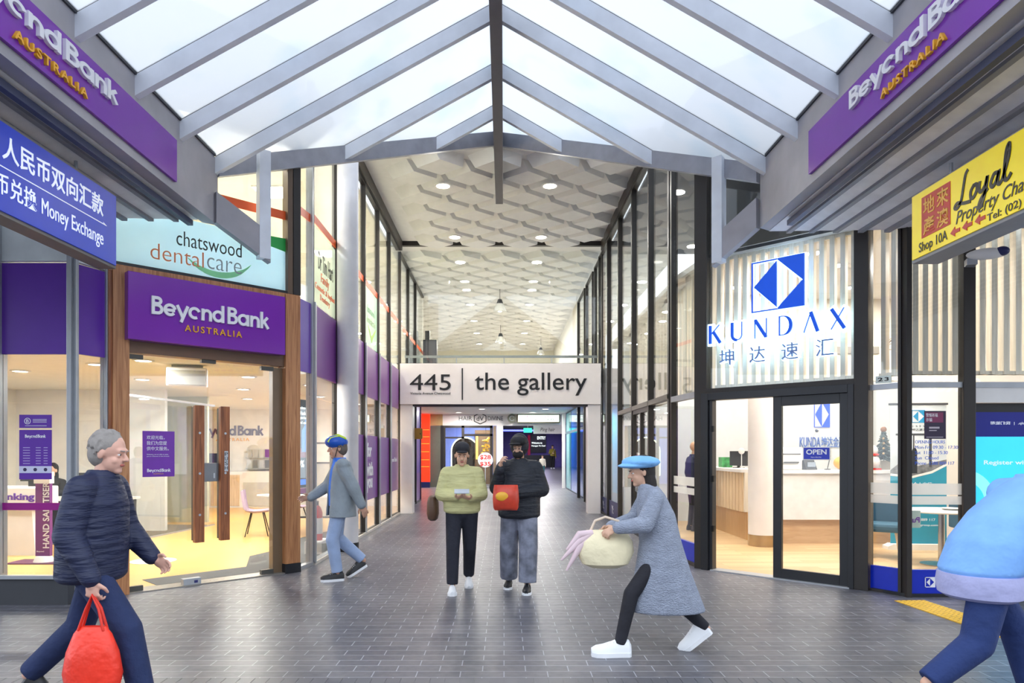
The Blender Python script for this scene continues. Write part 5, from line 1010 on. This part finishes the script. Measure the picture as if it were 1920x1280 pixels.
class Person:
    def __init__(s, label, loc, rz, h, joints, skin=(222, 176, 148), yaw=0, pitch=0, foot=None, hands=None, voxel=.006, hair=(30, 26, 24), style='short', eyes=True):
        s.t = thing('person', label, 'person', loc, rz); s.k = h/1.7; k = s.k; s.vx = voxel
        j = dict(J0); j.update(joints); s.j = {a: V(b)*k for a, b in j.items()}; J = s.j
        hr = Matrix.Rotation(R(yaw), 3, 'Z') @ Matrix.Rotation(R(pitch), 3, 'X'); s.hr = hr; s.hc = J['head']
        H = lambda x, y, z: s.hc+hr @ (V((x, y, z))*k)
        s.H = H; mb = MB(); e = lambda r: tuple(q*k for q in r)
        mb.sph(H(0, .012, .032), e((.076, .094, .096)), 18, 12, hr); mb.sph(H(0, -.022, -.045), e((.06, .068, .074)), 18, 12, hr); mb.sph(H(0, -.062, -.094), e((.03, .026, .022)), 12, 8, hr)
        mb.sph(H(0, -.074, .028), e((.05, .02, .018)), 12, 8, hr)
        mb.cap(H(0, -.084, .012), H(0, -.108, -.022), .009*k, .014*k); mb.sph(H(-.012, -.097, -.026), .009*k, 8, 6); mb.sph(H(.012, -.097, -.026), .009*k, 8, 6)
        for sx in (-1, 1): mb.sph(H(sx*.077, .012, -.005), e((.011, .02, .032)), 10, 8, hr); mb.sph(H(sx*.032, -.056, -.036), e((.026, .022, .024)), 10, 8, hr); mb.sph(H(sx*.03, -.072, .0145), e((.016, .0145, .0065)), 10, 8, hr); mb.sph(H(sx*.03, -.07, -.005), e((.015, .012, .005)), 10, 8, hr)
        mb.cap(J['neck']-V((0, 0, .03))*k, s.hc+hr @ (V((0, .012, -.07))*k), .058*k, .052*k)
        mb.sph(J['chest'], e((.13, .09, .15))); mb.cap(J['chest'], J['pelvis'], .1*k, .1*k); mb.cap(J['hil'], J['hir'], .082*k, .082*k); mb.cap(J['shl']-V((0, 0, .02))*k, J['shr']-V((0, 0, .02))*k, .044*k, .044*k); mb.cap(J['neck'], J['chest'], .055*k, .08*k)
        hands = hands or {}; s.hand = {}
        for q in 'lr':
            mb.cap(J['sh'+q]-V((0, 0, .02))*k, J['el'+q], .042*k, .036*k); mb.cap(J['el'+q], J['wr'+q], .037*k, .025*k)
            mb.cap(J['hi'+q], J['kn'+q], .07*k, .047*k); mb.cap(J['kn'+q], J['an'+q], .05*k, .034*k)
            fore = (J['wr'+q]-J['el'+q]).normalized(); d, n, th, cu = hands.get(q, (fore, V((-1 if q == 'l' else 1, 0, 0)), None, .35)); d = V(d) if not isinstance(d, V) else d; n = V(n)
            if abs(d.normalized().dot(n.normalized())) > .95: n = V((0, -1, .2))
            m = basis(d, n); want = V((0, -1, 0)) if th is None else V(th); sg = 1 if m.col[0].dot(want) > 0 else -1
            add_hand(mb, J['wr'+q], d, n, sg, cu, k); s.hand[q] = J['wr'+q]+d.normalized()*.08*k
        sk = M('skin_%d_%d_%d' % skin, skin, .55, var=.04); s.skin = sk
        remesh(mb, 'body', voxel, 2, sk, s.t)
        if eyes:
            for sx in (-1, 1):
                eb = MB().sph(H(sx*.03, -.0715, .006), .011*k, 12, 8).build('eye', M('eye_white', (236, 232, 228), .3), s.t, True)
                MB().sph(H(sx*.03, -.0795, .005), .0058*k, 10, 6).build('iris', M('eye_iris', (40, 28, 22), .2), eb, True)
                MB().cap(H(sx*.016, -.094, .028), H(sx*.044, -.086, .03), .0035*k, .003*k).build('eyebrow', M('brow_%d' % hair[0], hair, .8), s.t, True)
            MB().sph(H(0, -.088, -.058), e((.022, .009, .008)), 12, 8, hr).build('mouth', M('lips', (176, 96, 90), .5), s.t, True)
        s.hairm = M('hair_%d_%d_%d' % hair, hair, .7, bump=.4, bscale=90, stretch=(6, 6, 1)); hm = MB()
        if style:
            hm.sph(H(0, .026, .05), e((.084, .095, .09)), 18, 12, hr); hm.sph(H(0, .05, -.01), e((.08, .075, .085)), 16, 10, hr)
            if style == 'fringe': hm.sph(H(0, -.055, .085), e((.066, .034, .03)), 14, 8, hr)
            if style == 'long': hm.sph(H(0, .055, -.1), e((.085, .06, .15)), 14, 10, hr)
            rg = random.Random(len(label)); HB = {'short': 110, 'fringe': 130, 'long': 150}[style]
            for i in range(HB):
                a = rg.uniform(0, 2*PI); b = rg.uniform(-.25, 1.35); dx, dy, dz = math.cos(a)*math.cos(b), math.sin(a)*math.cos(b), math.sin(b)
                if dy < -.35 and dz < .62: continue
                P0 = (.083*dx, .026+.094*dy, .05+.09*dz); g = .028
                P1 = (P0[0]+dx*.006+g*(-dy)*.3, P0[1]+.004+g*.45*abs(dz), P0[2]-g*(1-dz))
                hm.cap(H(*P0), H(*P1), .0095*k, .005*k)
            remesh(hm, 'hair', .006, 1, s.hairm, s.t)
    def seg(s, mb, names, rs):
        for a in range(len(names)-1): mb.cap(s.j[names[a]], s.j[names[a+1]], rs[a]*s.k, rs[a+1]*s.k)
    def ring(s, c, rx, ry, n=28, gap=0, th=.02):
        c = V(c)*s.k; rx *= s.k; ry *= s.k
        if not gap: return [(c.x+rx*math.sin(2*PI*i/n), c.y-ry*math.cos(2*PI*i/n), c.z) for i in range(n)]
        a = [R(gap+(360-2*gap)*i/(n-1)) for i in range(n)]
        return [(c.x+rx*math.sin(t), c.y-ry*math.cos(t), c.z) for t in a]+[(c.x+(rx-th)*math.sin(t), c.y-(ry-th)*math.cos(t), c.z) for t in a[::-1]]
    def top(s, rings, mat, name='jacket', sleeve=(.066, .056, .043), collar=True, gap=0, cuff=1.0, voxel=.01, sleeves='lr', smooth=3):
        mb = MB(); mb.loft([s.ring(c, rx, ry, gap=gap) for c, rx, ry in rings]); J = s.j; k = s.k
        for q in sleeves:
            w_ = J['el'+q].lerp(J['wr'+q], cuff); mb.cap(J['sh'+q]-V((0, 0, .025))*k, J['el'+q], sleeve[0]*.94*k, sleeve[1]*k); mb.cap(J['el'+q], w_, sleeve[1]*k, sleeve[2]*k)
            if not gap: mb.cap(J['sh'+q]-V((0, 0, .012))*k, J['neck']-V((0, 0, .03))*k, (sleeve[0]*.86)*k, .062*k)
            else: mb.cap(J['sh'+q], J['sh'+q]*.55+J['neck']*.45+V((0, .02, -.04))*k, (sleeve[0])*k, .05*k)
        if collar: mb.lathe([(.088*k, -.06*k), (.078*k, .045*k), (.058*k, .045*k), (.058*k, -.06*k)], J['neck'], 20)
        return remesh(mb, name, voxel, smooth, mat, s.t)
    def trousers(s, mat, r=(.1, .073, .055), name='trousers', hem=1.0, waist=.11):
        mb = MB(); J = s.j; k = s.k; mb.sph(J['pelvis']*.5+(J['hil']+J['hir'])*.25, (.158*k, .118*k, .12*k))
        for q in 'lr':
            a_ = J['kn'+q].lerp(J['an'+q], hem); mb.cap(J['hi'+q], J['kn'+q], r[0]*k, r[1]*k); mb.cyl(J['kn'+q], a_, r[1]*k, r[2]*k, 16); mb.sph(J['kn'+q], r[1]*k)
        return remesh(mb, name, .01, 3, mat, s.t)
    def shoe(s, q, mat, sole, heading=0, pitch=0, lift=0, big=1.0):
        k = s.k*big; a = s.j['an'+q]; z0 = lift
        Mx = Matrix.Translation((a.x, a.y, z0)) @ Matrix.Rotation(R(heading), 4, 'Z') @ Matrix.Translation((0, -.13*k, 0)) @ Matrix.Rotation(R(pitch), 4, 'X') @ Matrix.Translation((0, .13*k, 0))
        prof = ((.075, .022, .055), (.06, .036, .085), (.0, .038, .1), (-.05, .044, .078), (-.11, .05, .058), (-.155, .044, .05), (-.185, .02, .034))
        def rg(u, w_, h_, z): return [(w_*math.cos(t)*k, u*k, z*k+max(0, h_*math.sin(t))*k) for t in [2*PI*i/16 for i in range(16)]]
        mb = MB(Mx); mb.loft([rg(u, w_, h_, .022) for u, w_, h_ in prof]); o = mb.build('shoe', mat, s.t, True)
        mb = MB(Mx)
        for (u0, w0, _), (u1, w1, _) in zip(prof[:-1], prof[1:]): mb.loft([[(-w0*1.08*k, u0*k, 0), (w0*1.08*k, u0*k, 0), (w0*1.08*k, u0*k, .028*k), (-w0*1.08*k, u0*k, .028*k)], [(-w1*1.08*k, u1*k, 0), (w1*1.08*k, u1*k, 0), (w1*1.08*k, u1*k, .028*k), (-w1*1.08*k, u1*k, .028*k)]])
        mb.build('sole', sole, o)
        lc = MB(Mx)
        for i in range(3): lc.box(-.022*k, .022*k, (-.045-.02*i)*k, (-.038-.02*i)*k, (.09-.007*i)*k, (.097-.007*i)*k)
        lc.build('laces', sole, o)
    def local(s, x, y, z): return V((x, y, z))*s.k
def fabric(name, rgb, bump=.5, bscale=14, stretch=None, rough=.85, var=.1): return M(name, rgb, rough, var=var, bump=bump, bscale=bscale, stretch=stretch)
WSHOE = M('white_shoe', (238, 240, 244), .5, var=.02); BSHOE = M('black_shoe', (34, 34, 38), .5)

# --- woman in the olive quilted jacket, walking towards the street with a phone
p = Person('person in olive green padded jacket and dark trousers looking down at a phone', (-.47, 7.8, 0), 4, 1.64,
           dict(elr=(-.23, -.02, 1.12), wrr=(-.06, -.24, 1.10), ell=(.22, -.03, 1.12), wrl=(.09, -.25, 1.09), hir=(-.09, 0, .9), knr=(-.105, -.1, .5), anr=(-.11, -.13, .09), knl=(.09, .06, .5), anl=(.085, .3, .13), head=(0, -.05, 1.57)),
           pitch=14, hands={'r': ((.6, -.7, .1), (0, .2, 1), (0, -1, .5), .55), 'l': ((-.6, -.7, .1), (0, .2, 1), (0, -1, .5), .55)}, hair=(34, 28, 26), style='short')
OL = M('olive_padding', (206, 202, 146), .7, var=.1, bump=.8, bscale=6, stretch=(1, 1, 4)); p.top([((0, 0, .90), .18, .135), ((0, 0, .93), .215, .165), ((0, 0, 1.08), .215, .165), ((0, .01, 1.25), .205, .155), ((0, .01, 1.38), .17, .12), ((0, 0, 1.44), .08, .08)], OL, sleeve=(.088, .082, .05), cuff=.93)
p.trousers(fabric('ink_trousers', (34, 36, 48)), (.1, .078, .066), hem=.97); p.shoe('r', WSHOE, WSHOE); p.shoe('l', WSHOE, WSHOE, 0, 16, .0)
hm = MB(); hm.sph(p.H(0, .015, .085), (.09, .105, .07), 18, 10); hm.sph(p.H(0, -.1, .06), (.065, .06, .012), 14, 8); remesh(hm, 'cap', .008, 2, M('charcoal_cap', (44, 44, 50), .8), p.t)
ph_ = thing('mobile_phone', 'pale phone held in both hands of the olive jacket walker', 'phone', (-.47+.02, 7.8-.345, 1.13), 4); MB(Matrix.Rotation(R(-60), 4, 'X')).box(-.08, .08, -.005, .005, -.04, .04).build('case', M('phone_silver', (190, 196, 206), .3), ph_, bevel=.003); MB(Matrix.Rotation(R(-60), 4, 'X')).box(-.075, .075, .005, .007, -.036, .036).build('screen', M('phone_screen', (180, 200, 230), .2, emit=.4), ph_)
bg_ = thing('shoulder_bag', 'brown shoulder bag hanging at the hip of the olive jacket walker', 'bag', (-.80, 7.86, .78)); MB().loft([[(.065*s_*math.cos(2*PI*i/20), .13*s_*math.sin(2*PI*i/20), z) for i in range(20)] for z, s_ in ((0, .5), (.02, .85), (.08, 1.05), (.2, 1), (.26, .8), (.28, .5))]).build('pouch', M('brown_leather', (92, 66, 50), .5), bg_, True); MB().tube([(.03, -.1, .26), (.12, -.1, .4), (.16, .0, .55)], .012, 8).build('strap', M('brown_strap', (70, 50, 40), .5), bg_, True)

# --- person in black padded jacket with hood and camo trousers
p = Person('person in black hooded padded jacket and grey camouflage trousers holding a red packet', (.17, 7.85, 0), -6, 1.72,
           dict(elr=(-.24, -.06, 1.14), wrr=(-.19, -.2, 1.36), ell=(.25, .0, 1.12), wrl=(.0, -.25, 1.09), knr=(-.12, .06, .5), anr=(-.13, .16, .09), knl=(.11, -.1, .5), anl=(.1, -.12, .09)),
           pitch=8, yaw=-8, skin=(206, 164, 140), hands={'r': ((.15, -.25, .9), (.9, .1, 0), (0, -.2, 1), .7), 'l': ((-.8, -.5, .1), (0, -.3, 1), (0, -1, .3), .6)}, hair=(24, 22, 22), style='short')
BK = M('black_padding', (30, 34, 44), .6, var=.15, bump=.8, bscale=6, stretch=(1, 1, 4)); p.top([((0, 0, .80), .2, .16), ((0, 0, .83), .235, .185), ((0, 0, 1.05), .235, .185), ((0, .01, 1.25), .22, .165), ((0, .01, 1.38), .18, .125), ((0, 0, 1.45), .09, .09)], BK, sleeve=(.095, .088, .055), cuff=.93)
CAMO = M('grey_camouflage', (120, 124, 140), .85, var=.55, scale=7, bump=.6, bscale=8); p.trousers(CAMO, (.115, .105, .1), hem=.95); p.shoe('r', BSHOE, WSHOE); p.shoe('l', BSHOE, WSHOE)
hm = MB(); hm.sph(p.H(0, .03, .03), (.108, .115, .135), 18, 12); hd = remesh(hm, 'hood', .01, 2, BK, p.t)
hm = MB(); hm.sph(p.H(0, -.012, .075), (.094, .11, .07), 18, 10); hm.sph(p.H(-.02, -.13, .06), (.07, .07, .012), 14, 8); remesh(hm, 'cap', .008, 2, M('black_cap', (26, 26, 30), .7), p.t)
hm = MB(); hm.sph(p.H(0, -.055, -.062), (.063, .058, .05), 16, 10); remesh(hm, 'face_mask', .007, 2, M('black_mask', (28, 26, 28), .8), p.t)
rp2 = thing('snack_packet', 'red and yellow snack packet held against the black padded jacket', 'packet', (.02, 7.43, .93)); MB().loft([[(x*s_, y*d_, z) for x, y in [(math.cos(2*PI*i/16)*.14, math.sin(2*PI*i/16)*.07) for i in range(16)]] for z, s_, d_ in ((0, .85, .15), (.03, .95, .7), (.12, 1, 1), (.22, .95, .8), (.27, .9, .15))]).build('pouch', M('packet_red', (206, 66, 44), .35, var=.2, scale=10), rp2, True); MB().sph((-.04, -.055, .15), (.07, .022, .05)).build('yellow_emblem', M('packet_yellow', (238, 176, 50), .4), rp2, True)

# --- cyclist in blue helmet and grey jacket, walking across to the bank doors
p = Person('person in blue cycling helmet, grey jacket and pale jeans walking past the white column', (-2.0, 8.5, 0), -68, 1.72,
           dict(ell=(.23, .12, 1.12), wrl=(.24, .22, .9), elr=(-.22, -.1, 1.12), wrr=(-.2, -.32, .98), knl=(.1, -.1, .5), anl=(.09, -.04, .09), knr=(-.09, -.02, .5), anr=(-.09, .3, .2)),
           skin=(206, 160, 136), pitch=6, hands={'r': ((0, -.9, -.1), (.9, 0, -.3), (0, 0, 1), .4)}, hair=(110, 100, 92), style='short')
p.top([((0, 0, .88), .165, .125), ((0, 0, 1.1), .165, .13), ((0, .01, 1.28), .17, .125), ((0, .01, 1.38), .14, .1), ((0, 0, 1.43), .07, .07)], fabric('bright_blue_shirt', (60, 120, 226), .4, 8), 'shirt', sleeve=(.055, .05, .03), cuff=.6)
p.top([((0, .01, .76), .235, .19), ((0, .01, .95), .22, .175), ((0, .01, 1.15), .205, .165), ((0, .015, 1.32), .2, .145), ((0, .02, 1.42), .13, .1)], fabric('grey_jacket', (146, 156, 164), .7, 9), 'jacket', sleeve=(.085, .078, .055), gap=34, collar=False, cuff=.97)
p.trousers(fabric('pale_jeans', (156, 176, 212), .5, 10), (.1, .078, .066), hem=.96); p.shoe('l', BSHOE, WSHOE, 0, 0, .0, 1.05); p.shoe('r', BSHOE, WSHOE, 0, 30, .02, 1.05)
hm = MB(); hm.sph(p.H(0, .0, .075), (.108, .14, .085), 20, 12); he = remesh(hm, 'helmet', .008, 2, M('helmet_blue', (24, 86, 190), .3), p.t)
st_ = MB()
for sx in (-.06, 0, .06): st_.tube([tuple(p.H(sx*1.1, -.125+abs(sx)*.3, .085)), tuple(p.H(sx, -.07, .143-abs(sx)*.25)), tuple(p.H(sx*1.0, .03, .163-abs(sx)*.3)), tuple(p.H(sx, .11, .115-abs(sx)*.2))], .011, 8)
st_.build('helmet_stripe', M('lime_stripe', (206, 232, 60), .4), he, True); MB().tube([tuple(p.H(.08, 0, .02)), tuple(p.H(.06, -.04, -.09)), tuple(p.H(-.06, -.04, -.09)), tuple(p.H(-.08, 0, .02))], .005, 6).build('chin_strap', BLACK, he, True)

# --- woman in pale blue hat and long grey coat striding with a cream bag
p = Person('person in pale blue hat and long grey coat striding with a cream bag', (1.2, 5.4, 0), -90, 1.52,
           dict(pelvis=(0, .02, .94), chest=(0, -.04, 1.26), neck=(0, -.1, 1.42), head=(0, -.16, 1.56), shl=(.17, -.07, 1.37), shr=(-.17, -.07, 1.37), ell=(.23, -.17, 1.13), wrl=(.14, -.40, 1.09), elr=(-.23, -.17, 1.13), wrr=(-.1, -.42, 1.07),
                hil=(.09, .02, .9), hir=(-.09, .02, .9), knl=(.1, -.26, .53), anl=(.1, -.36, .09), knr=(-.1, .1, .5), anr=(-.1, .44, .18)),
           skin=(214, 170, 144), pitch=12, hands={'l': ((-.1, -.85, -.45), (-.6, .1, -.5), (0, -.3, 1), .7), 'r': ((.1, -.85, -.45), (.6, .1, -.5), (0, -.3, 1), .7)}, hair=(40, 34, 32), style='long')
CO = M('grey_knit_coat', (156, 164, 182), .95, var=.12, scale=14, bump=.7, bscale=60, stretch=(1, 1, 2))
p.top([((0, .07, .36), .2, .33), ((0, .06, .42), .205, .32), ((0, .03, .7), .21, .24), ((0, .01, .95), .205, .18), ((0, -.03, 1.2), .2, .16), ((0, -.07, 1.36), .16, .12), ((0, -.09, 1.43), .09, .09)], CO, 'coat', sleeve=(.08, .074, .055), cuff=.9)
p.trousers(fabric('black_leggings', (36, 36, 44), .3), (.085, .066, .05), hem=.97); p.shoe('l', WSHOE, WSHOE, 0, 0, 0, 1.3); p.shoe('r', WSHOE, WSHOE, 0, 36, .0, 1.25)
hm = MB(); hm.sph(p.H(0, .02, .085), (.13, .15, .05), 20, 12); hm.sph(p.H(0, -.03, .06), (.12, .145, .022), 20, 8); remesh(hm, 'hat', .008, 2, fabric('pale_blue_hat', (128, 186, 240), .3, 20), p.t)
cbg = thing('cream_bag', 'cream cloth bag carried in front of the long grey coat', 'bag', (.78, 5.38, .66)); bb = MB().loft([[(.21*s_*math.cos(2*PI*i/20), .1*d_*math.sin(2*PI*i/20), z) for i in range(20)] for z, s_, d_ in ((0, .5, .5), (.03, .85, .9), (.12, 1.05, 1.05), (.2, 1, .95), (.27, .8, .5), (.29, .7, .2))]); bb.build('sack', M('cream_cloth', (238, 226, 190), .8, bump=.5, bscale=12), cbg, True); MB().tube([(-.12, 0, .27), (-.08, 0, .36), (.0, 0, .39), (.1, 0, .36), (.14, 0, .27)], .01, 8).build('handle', M('cream_handle', (226, 206, 186), .8), cbg, True)
tl = MB()
for dz, dx in ((.1, -.3), (.02, -.34), (-.06, -.3)): tl.tube([(-.1, -.02, .27), (-.2, -.03, .2+dz*.6), (dx, -.02, .04+dz)], [.025, .03, .008], 10)
tl.build('scarf_fringe', M('pink_fringe', (222, 198, 204), .9), cbg, True)

# --- walker in navy padded jacket with red bag
p = Person('person in navy padded jacket and dark jeans walking past the bank with a red bag', (-2.44, 4.15, 0), 90, 1.68,
           dict(pelvis=(0, 0, .92), chest=(0, -.02, 1.25), neck=(0, -.05, 1.42), head=(0, -.1, 1.56), shl=(.175, -.03, 1.37), shr=(-.175, -.03, 1.37), ell=(.24, -.06, 1.1), wrl=(.22, -.25, .9), elr=(-.24, .0, 1.09), wrr=(-.25, -.14, .84),
                hil=(.09, 0, .9), hir=(-.09, 0, .9), knr=(-.1, -.26, .53), anr=(-.1, -.36, .09), knl=(.1, .14, .5), anl=(.1, .46, .2)),
           skin=(214, 166, 148), pitch=10, hands={'r': ((0, -.05, -1), (1, 0, 0), (0, -1, 0), .9), 'l': ((0, -.8, -.5), (-.9, 0, -.2), (0, 0, 1), .5)}, hair=(150, 144, 140), style='short')
NV = M('navy_padding', (26, 34, 66), .6, var=.15, bump=.9, bscale=5, stretch=(1, 1, 5)); p.top([((0, .01, .80), .19, .16), ((0, .01, .83), .22, .185), ((0, .0, 1.05), .225, .185), ((0, -.02, 1.25), .215, .165), ((0, -.03, 1.37), .17, .125), ((0, -.05, 1.44), .09, .09)], NV, sleeve=(.09, .083, .055), cuff=.95)
p.trousers(fabric('dark_jeans', (30, 44, 84), .4), (.1, .082, .07), hem=.96); p.shoe('r', BSHOE, CHAR); p.shoe('l', BSHOE, CHAR, 0, 34, .02)
rb_ = thing('shopping_bag', 'bright red carrier bag hanging from the hand of the navy jacket walker', 'bag', (-2.29, 3.89, .2)); MB().loft([[(.15*s_*math.cos(2*PI*i/20), .09*d_*math.sin(2*PI*i/20), z) for i in range(20)] for z, s_, d_ in ((0, .7, .6), (.02, .95, .95), (.12, 1.08, 1.1), (.24, .95, .9), (.34, .7, .5), (.38, .5, .25))]).build('sack', M('carrier_red', (232, 52, 30), .4, var=.12, bump=.6, bscale=9), rb_, True)
for y in (-.02, .02): MB().tube([(-.07, y, .36), (-.03, y*.6, .48), (.0, y*.3, .555), (.04, y*.6, .48), (.07, y, .36)], .008, 8).build('handle', M('carrier_red_handle', (214, 44, 26), .4), rb_, True)

# --- person in pale blue shirt leaning forward at the edge of the street
p = Person('person in light blue shirt and navy trousers leaning forward before the glowing screen', (2.74, 4.0, 0), 90, 1.7,
           dict(pelvis=(0, 0, .90), chest=(0, -.15, 1.2), neck=(0, -.28, 1.38), head=(0, -.4, 1.52), shl=(.175, -.24, 1.33), shr=(-.175, -.24, 1.33), ell=(.24, -.34, 1.07), wrl=(.2, -.55, 1.0), elr=(-.24, -.3, 1.05), wrr=(-.22, -.5, .92),
                hil=(.09, 0, .87), hir=(-.09, 0, .87), knl=(.1, -.26, .52), anl=(.1, -.38, .09), knr=(-.1, .1, .48), anr=(-.1, .38, .26)),
           skin=(212, 166, 142), pitch=10, hair=(40, 34, 30), style='short')
p.top([((0, .02, .84), .2, .18), ((0, .01, .88), .23, .21), ((0, -.06, 1.05), .235, .215), ((0, -.16, 1.2), .23, .195), ((0, -.24, 1.33), .17, .135), ((0, -.28, 1.4), .09, .09)], fabric('light_blue_shirt', (126, 176, 238), .5, 7), 'shirt', sleeve=(.09, .083, .06), cuff=.9)
p.trousers(fabric('navy_trousers', (32, 52, 104), .4), (.108, .088, .07), hem=.96); p.shoe('l', BSHOE, WSHOE); p.shoe('r', M('lilac_shoe', (176, 184, 218), .5), WSHOE, 0, 42, .1)
mb = MB(); mb.lathe([(.2, .72), (.235, .74), (.245, .80), (.235, .86), (.2, .87)], (0, .02, 0), 28); mb.v = [(x, y*.85, z*p.k) for x, y, z in mb.v]; mb.build('waist_band', M('lilac_band', (170, 172, 214), .7, bump=.5, bscale=10), p.t, True)

# --- people further in
p = Person('person in mustard top and black trousers standing in the far hall before the ENTRY screen', (3.47, 50, .35), 10, 1.68, dict(elr=(-.25, -.04, 1.12), wrr=(-.08, -.2, 1.12)), voxel=.012, style='fringe'); p.top([((0, 0, .92), .17, .13), ((0, 0, 1.1), .19, .14), ((0, .01, 1.3), .19, .14), ((0, .0, 1.42), .1, .09)], M('mustard_top', (150, 136, 50), .8), 'jumper', voxel=.014); p.trousers(fabric('black_trousers', (26, 26, 30), .2)); p.shoe('l', WSHOE, WSHOE); p.shoe('r', WSHOE, WSHOE); MB().tube([(.16, -.05, 1.42), (.05, -.16, 1.25), (-.12, -.15, 1.02)], .015, 6).build('sling_strap', M('pale_strap', (206, 200, 186), .7), p.t, True)
p = Person('child with dark fringe in white and teal top in the far passage', (2.2, 40, .117), 0, 1.24, dict(head=(0, -.03, 1.56)), voxel=.012, style='fringe', hair=(60, 38, 26)); p.top([((0, 0, .86), .17, .13), ((0, 0, 1.1), .18, .14), ((0, .01, 1.3), .18, .14), ((0, .0, 1.42), .1, .09)], M('cream_child_top', (224, 220, 206), .8), 'top', voxel=.014); p.trousers(fabric('teal_child_trousers', (40, 100, 110), .2)); p.shoe('l', BSHOE, WSHOE); p.shoe('r', BSHOE, WSHOE)
p = Person('balding person in navy top standing inside the exchange behind the dark mullions', (3.72, 13.7, .012), 100, 1.74, {}, voxel=.009, hair=(120, 112, 106), style=None); p.top([((0, 0, .88), .18, .14), ((0, 0, 1.1), .19, .145), ((0, .01, 1.3), .19, .145), ((0, .0, 1.42), .1, .09)], M('navy_top', (36, 44, 76), .8), 'top', voxel=.012); p.trousers(fabric('charcoal_trousers', (40, 40, 46), .2)); p.shoe('l', BSHOE, BSHOE); p.shoe('r', BSHOE, BSHOE)
p = Person('person in black top seated at the office desk behind the purple posters', (-8.2, 12.75, .012), 0, 1.7,
           dict(pelvis=(0, .05, .55), chest=(0, -.02, .88), neck=(0, -.05, 1.06), head=(0, -.08, 1.2), shl=(.175, -.03, 1.0), shr=(-.175, -.03, 1.0), ell=(.25, -.18, .8), wrl=(.12, -.42, .81), elr=(-.25, -.18, .8), wrr=(-.1, -.42, .81), hil=(.09, .03, .52), hir=(-.09, .03, .52), knl=(.12, -.4, .5), knr=(-.12, -.4, .5), anl=(.12, -.36, .09), anr=(-.12, -.36, .09)), voxel=.009, hands={'l': ((-.5, -.8, -.05), (0, .1, -1), (-1, 0, 0), .3), 'r': ((.5, -.8, -.05), (0, .1, -1), (1, 0, 0), .3)}, style='long')
p.top([((0, .05, .52), .17, .13), ((0, .03, .7), .18, .14), ((0, -.02, .9), .19, .14), ((0, -.05, 1.05), .1, .09)], M('black_office_top', (30, 30, 34), .8), 'top', voxel=.012, cuff=.9); p.trousers(fabric('charcoal_trousers_b', (44, 44, 50), .2)); p.shoe('l', BSHOE, BSHOE); p.shoe('r', BSHOE, BSHOE)

# lettering, emblems and prints belong to the face they are fixed to
HOSTS = ('face', 'board', 'sheet', 'display', 'lit_face', 'plate', 'panel', 'disc', 'post')
PRINTS = ('lettering', 'emblem', 'print_line', 'icon', 'ring', 'small_print', 'headline_panel', 'icon_strip', 'script_lettering', 'arrow', 'arrow_line', 'teal_wave', 'white_wave', 'skyline_image', 'figure_image', 'window_image', 'sofa_image', 'blue_strip', 'arc_graphic', 'glowing_lines')
for o in [o for o in bpy.data.objects if o.parent is None and 'category' in o]:
    ch = list(o.children); host = next((c for h in HOSTS for c in ch if c.name.split('.')[0] == h), None)
    if host:
        for c in ch:
            if c.name.split('.')[0] in PRINTS and not c.children: c.parent = host
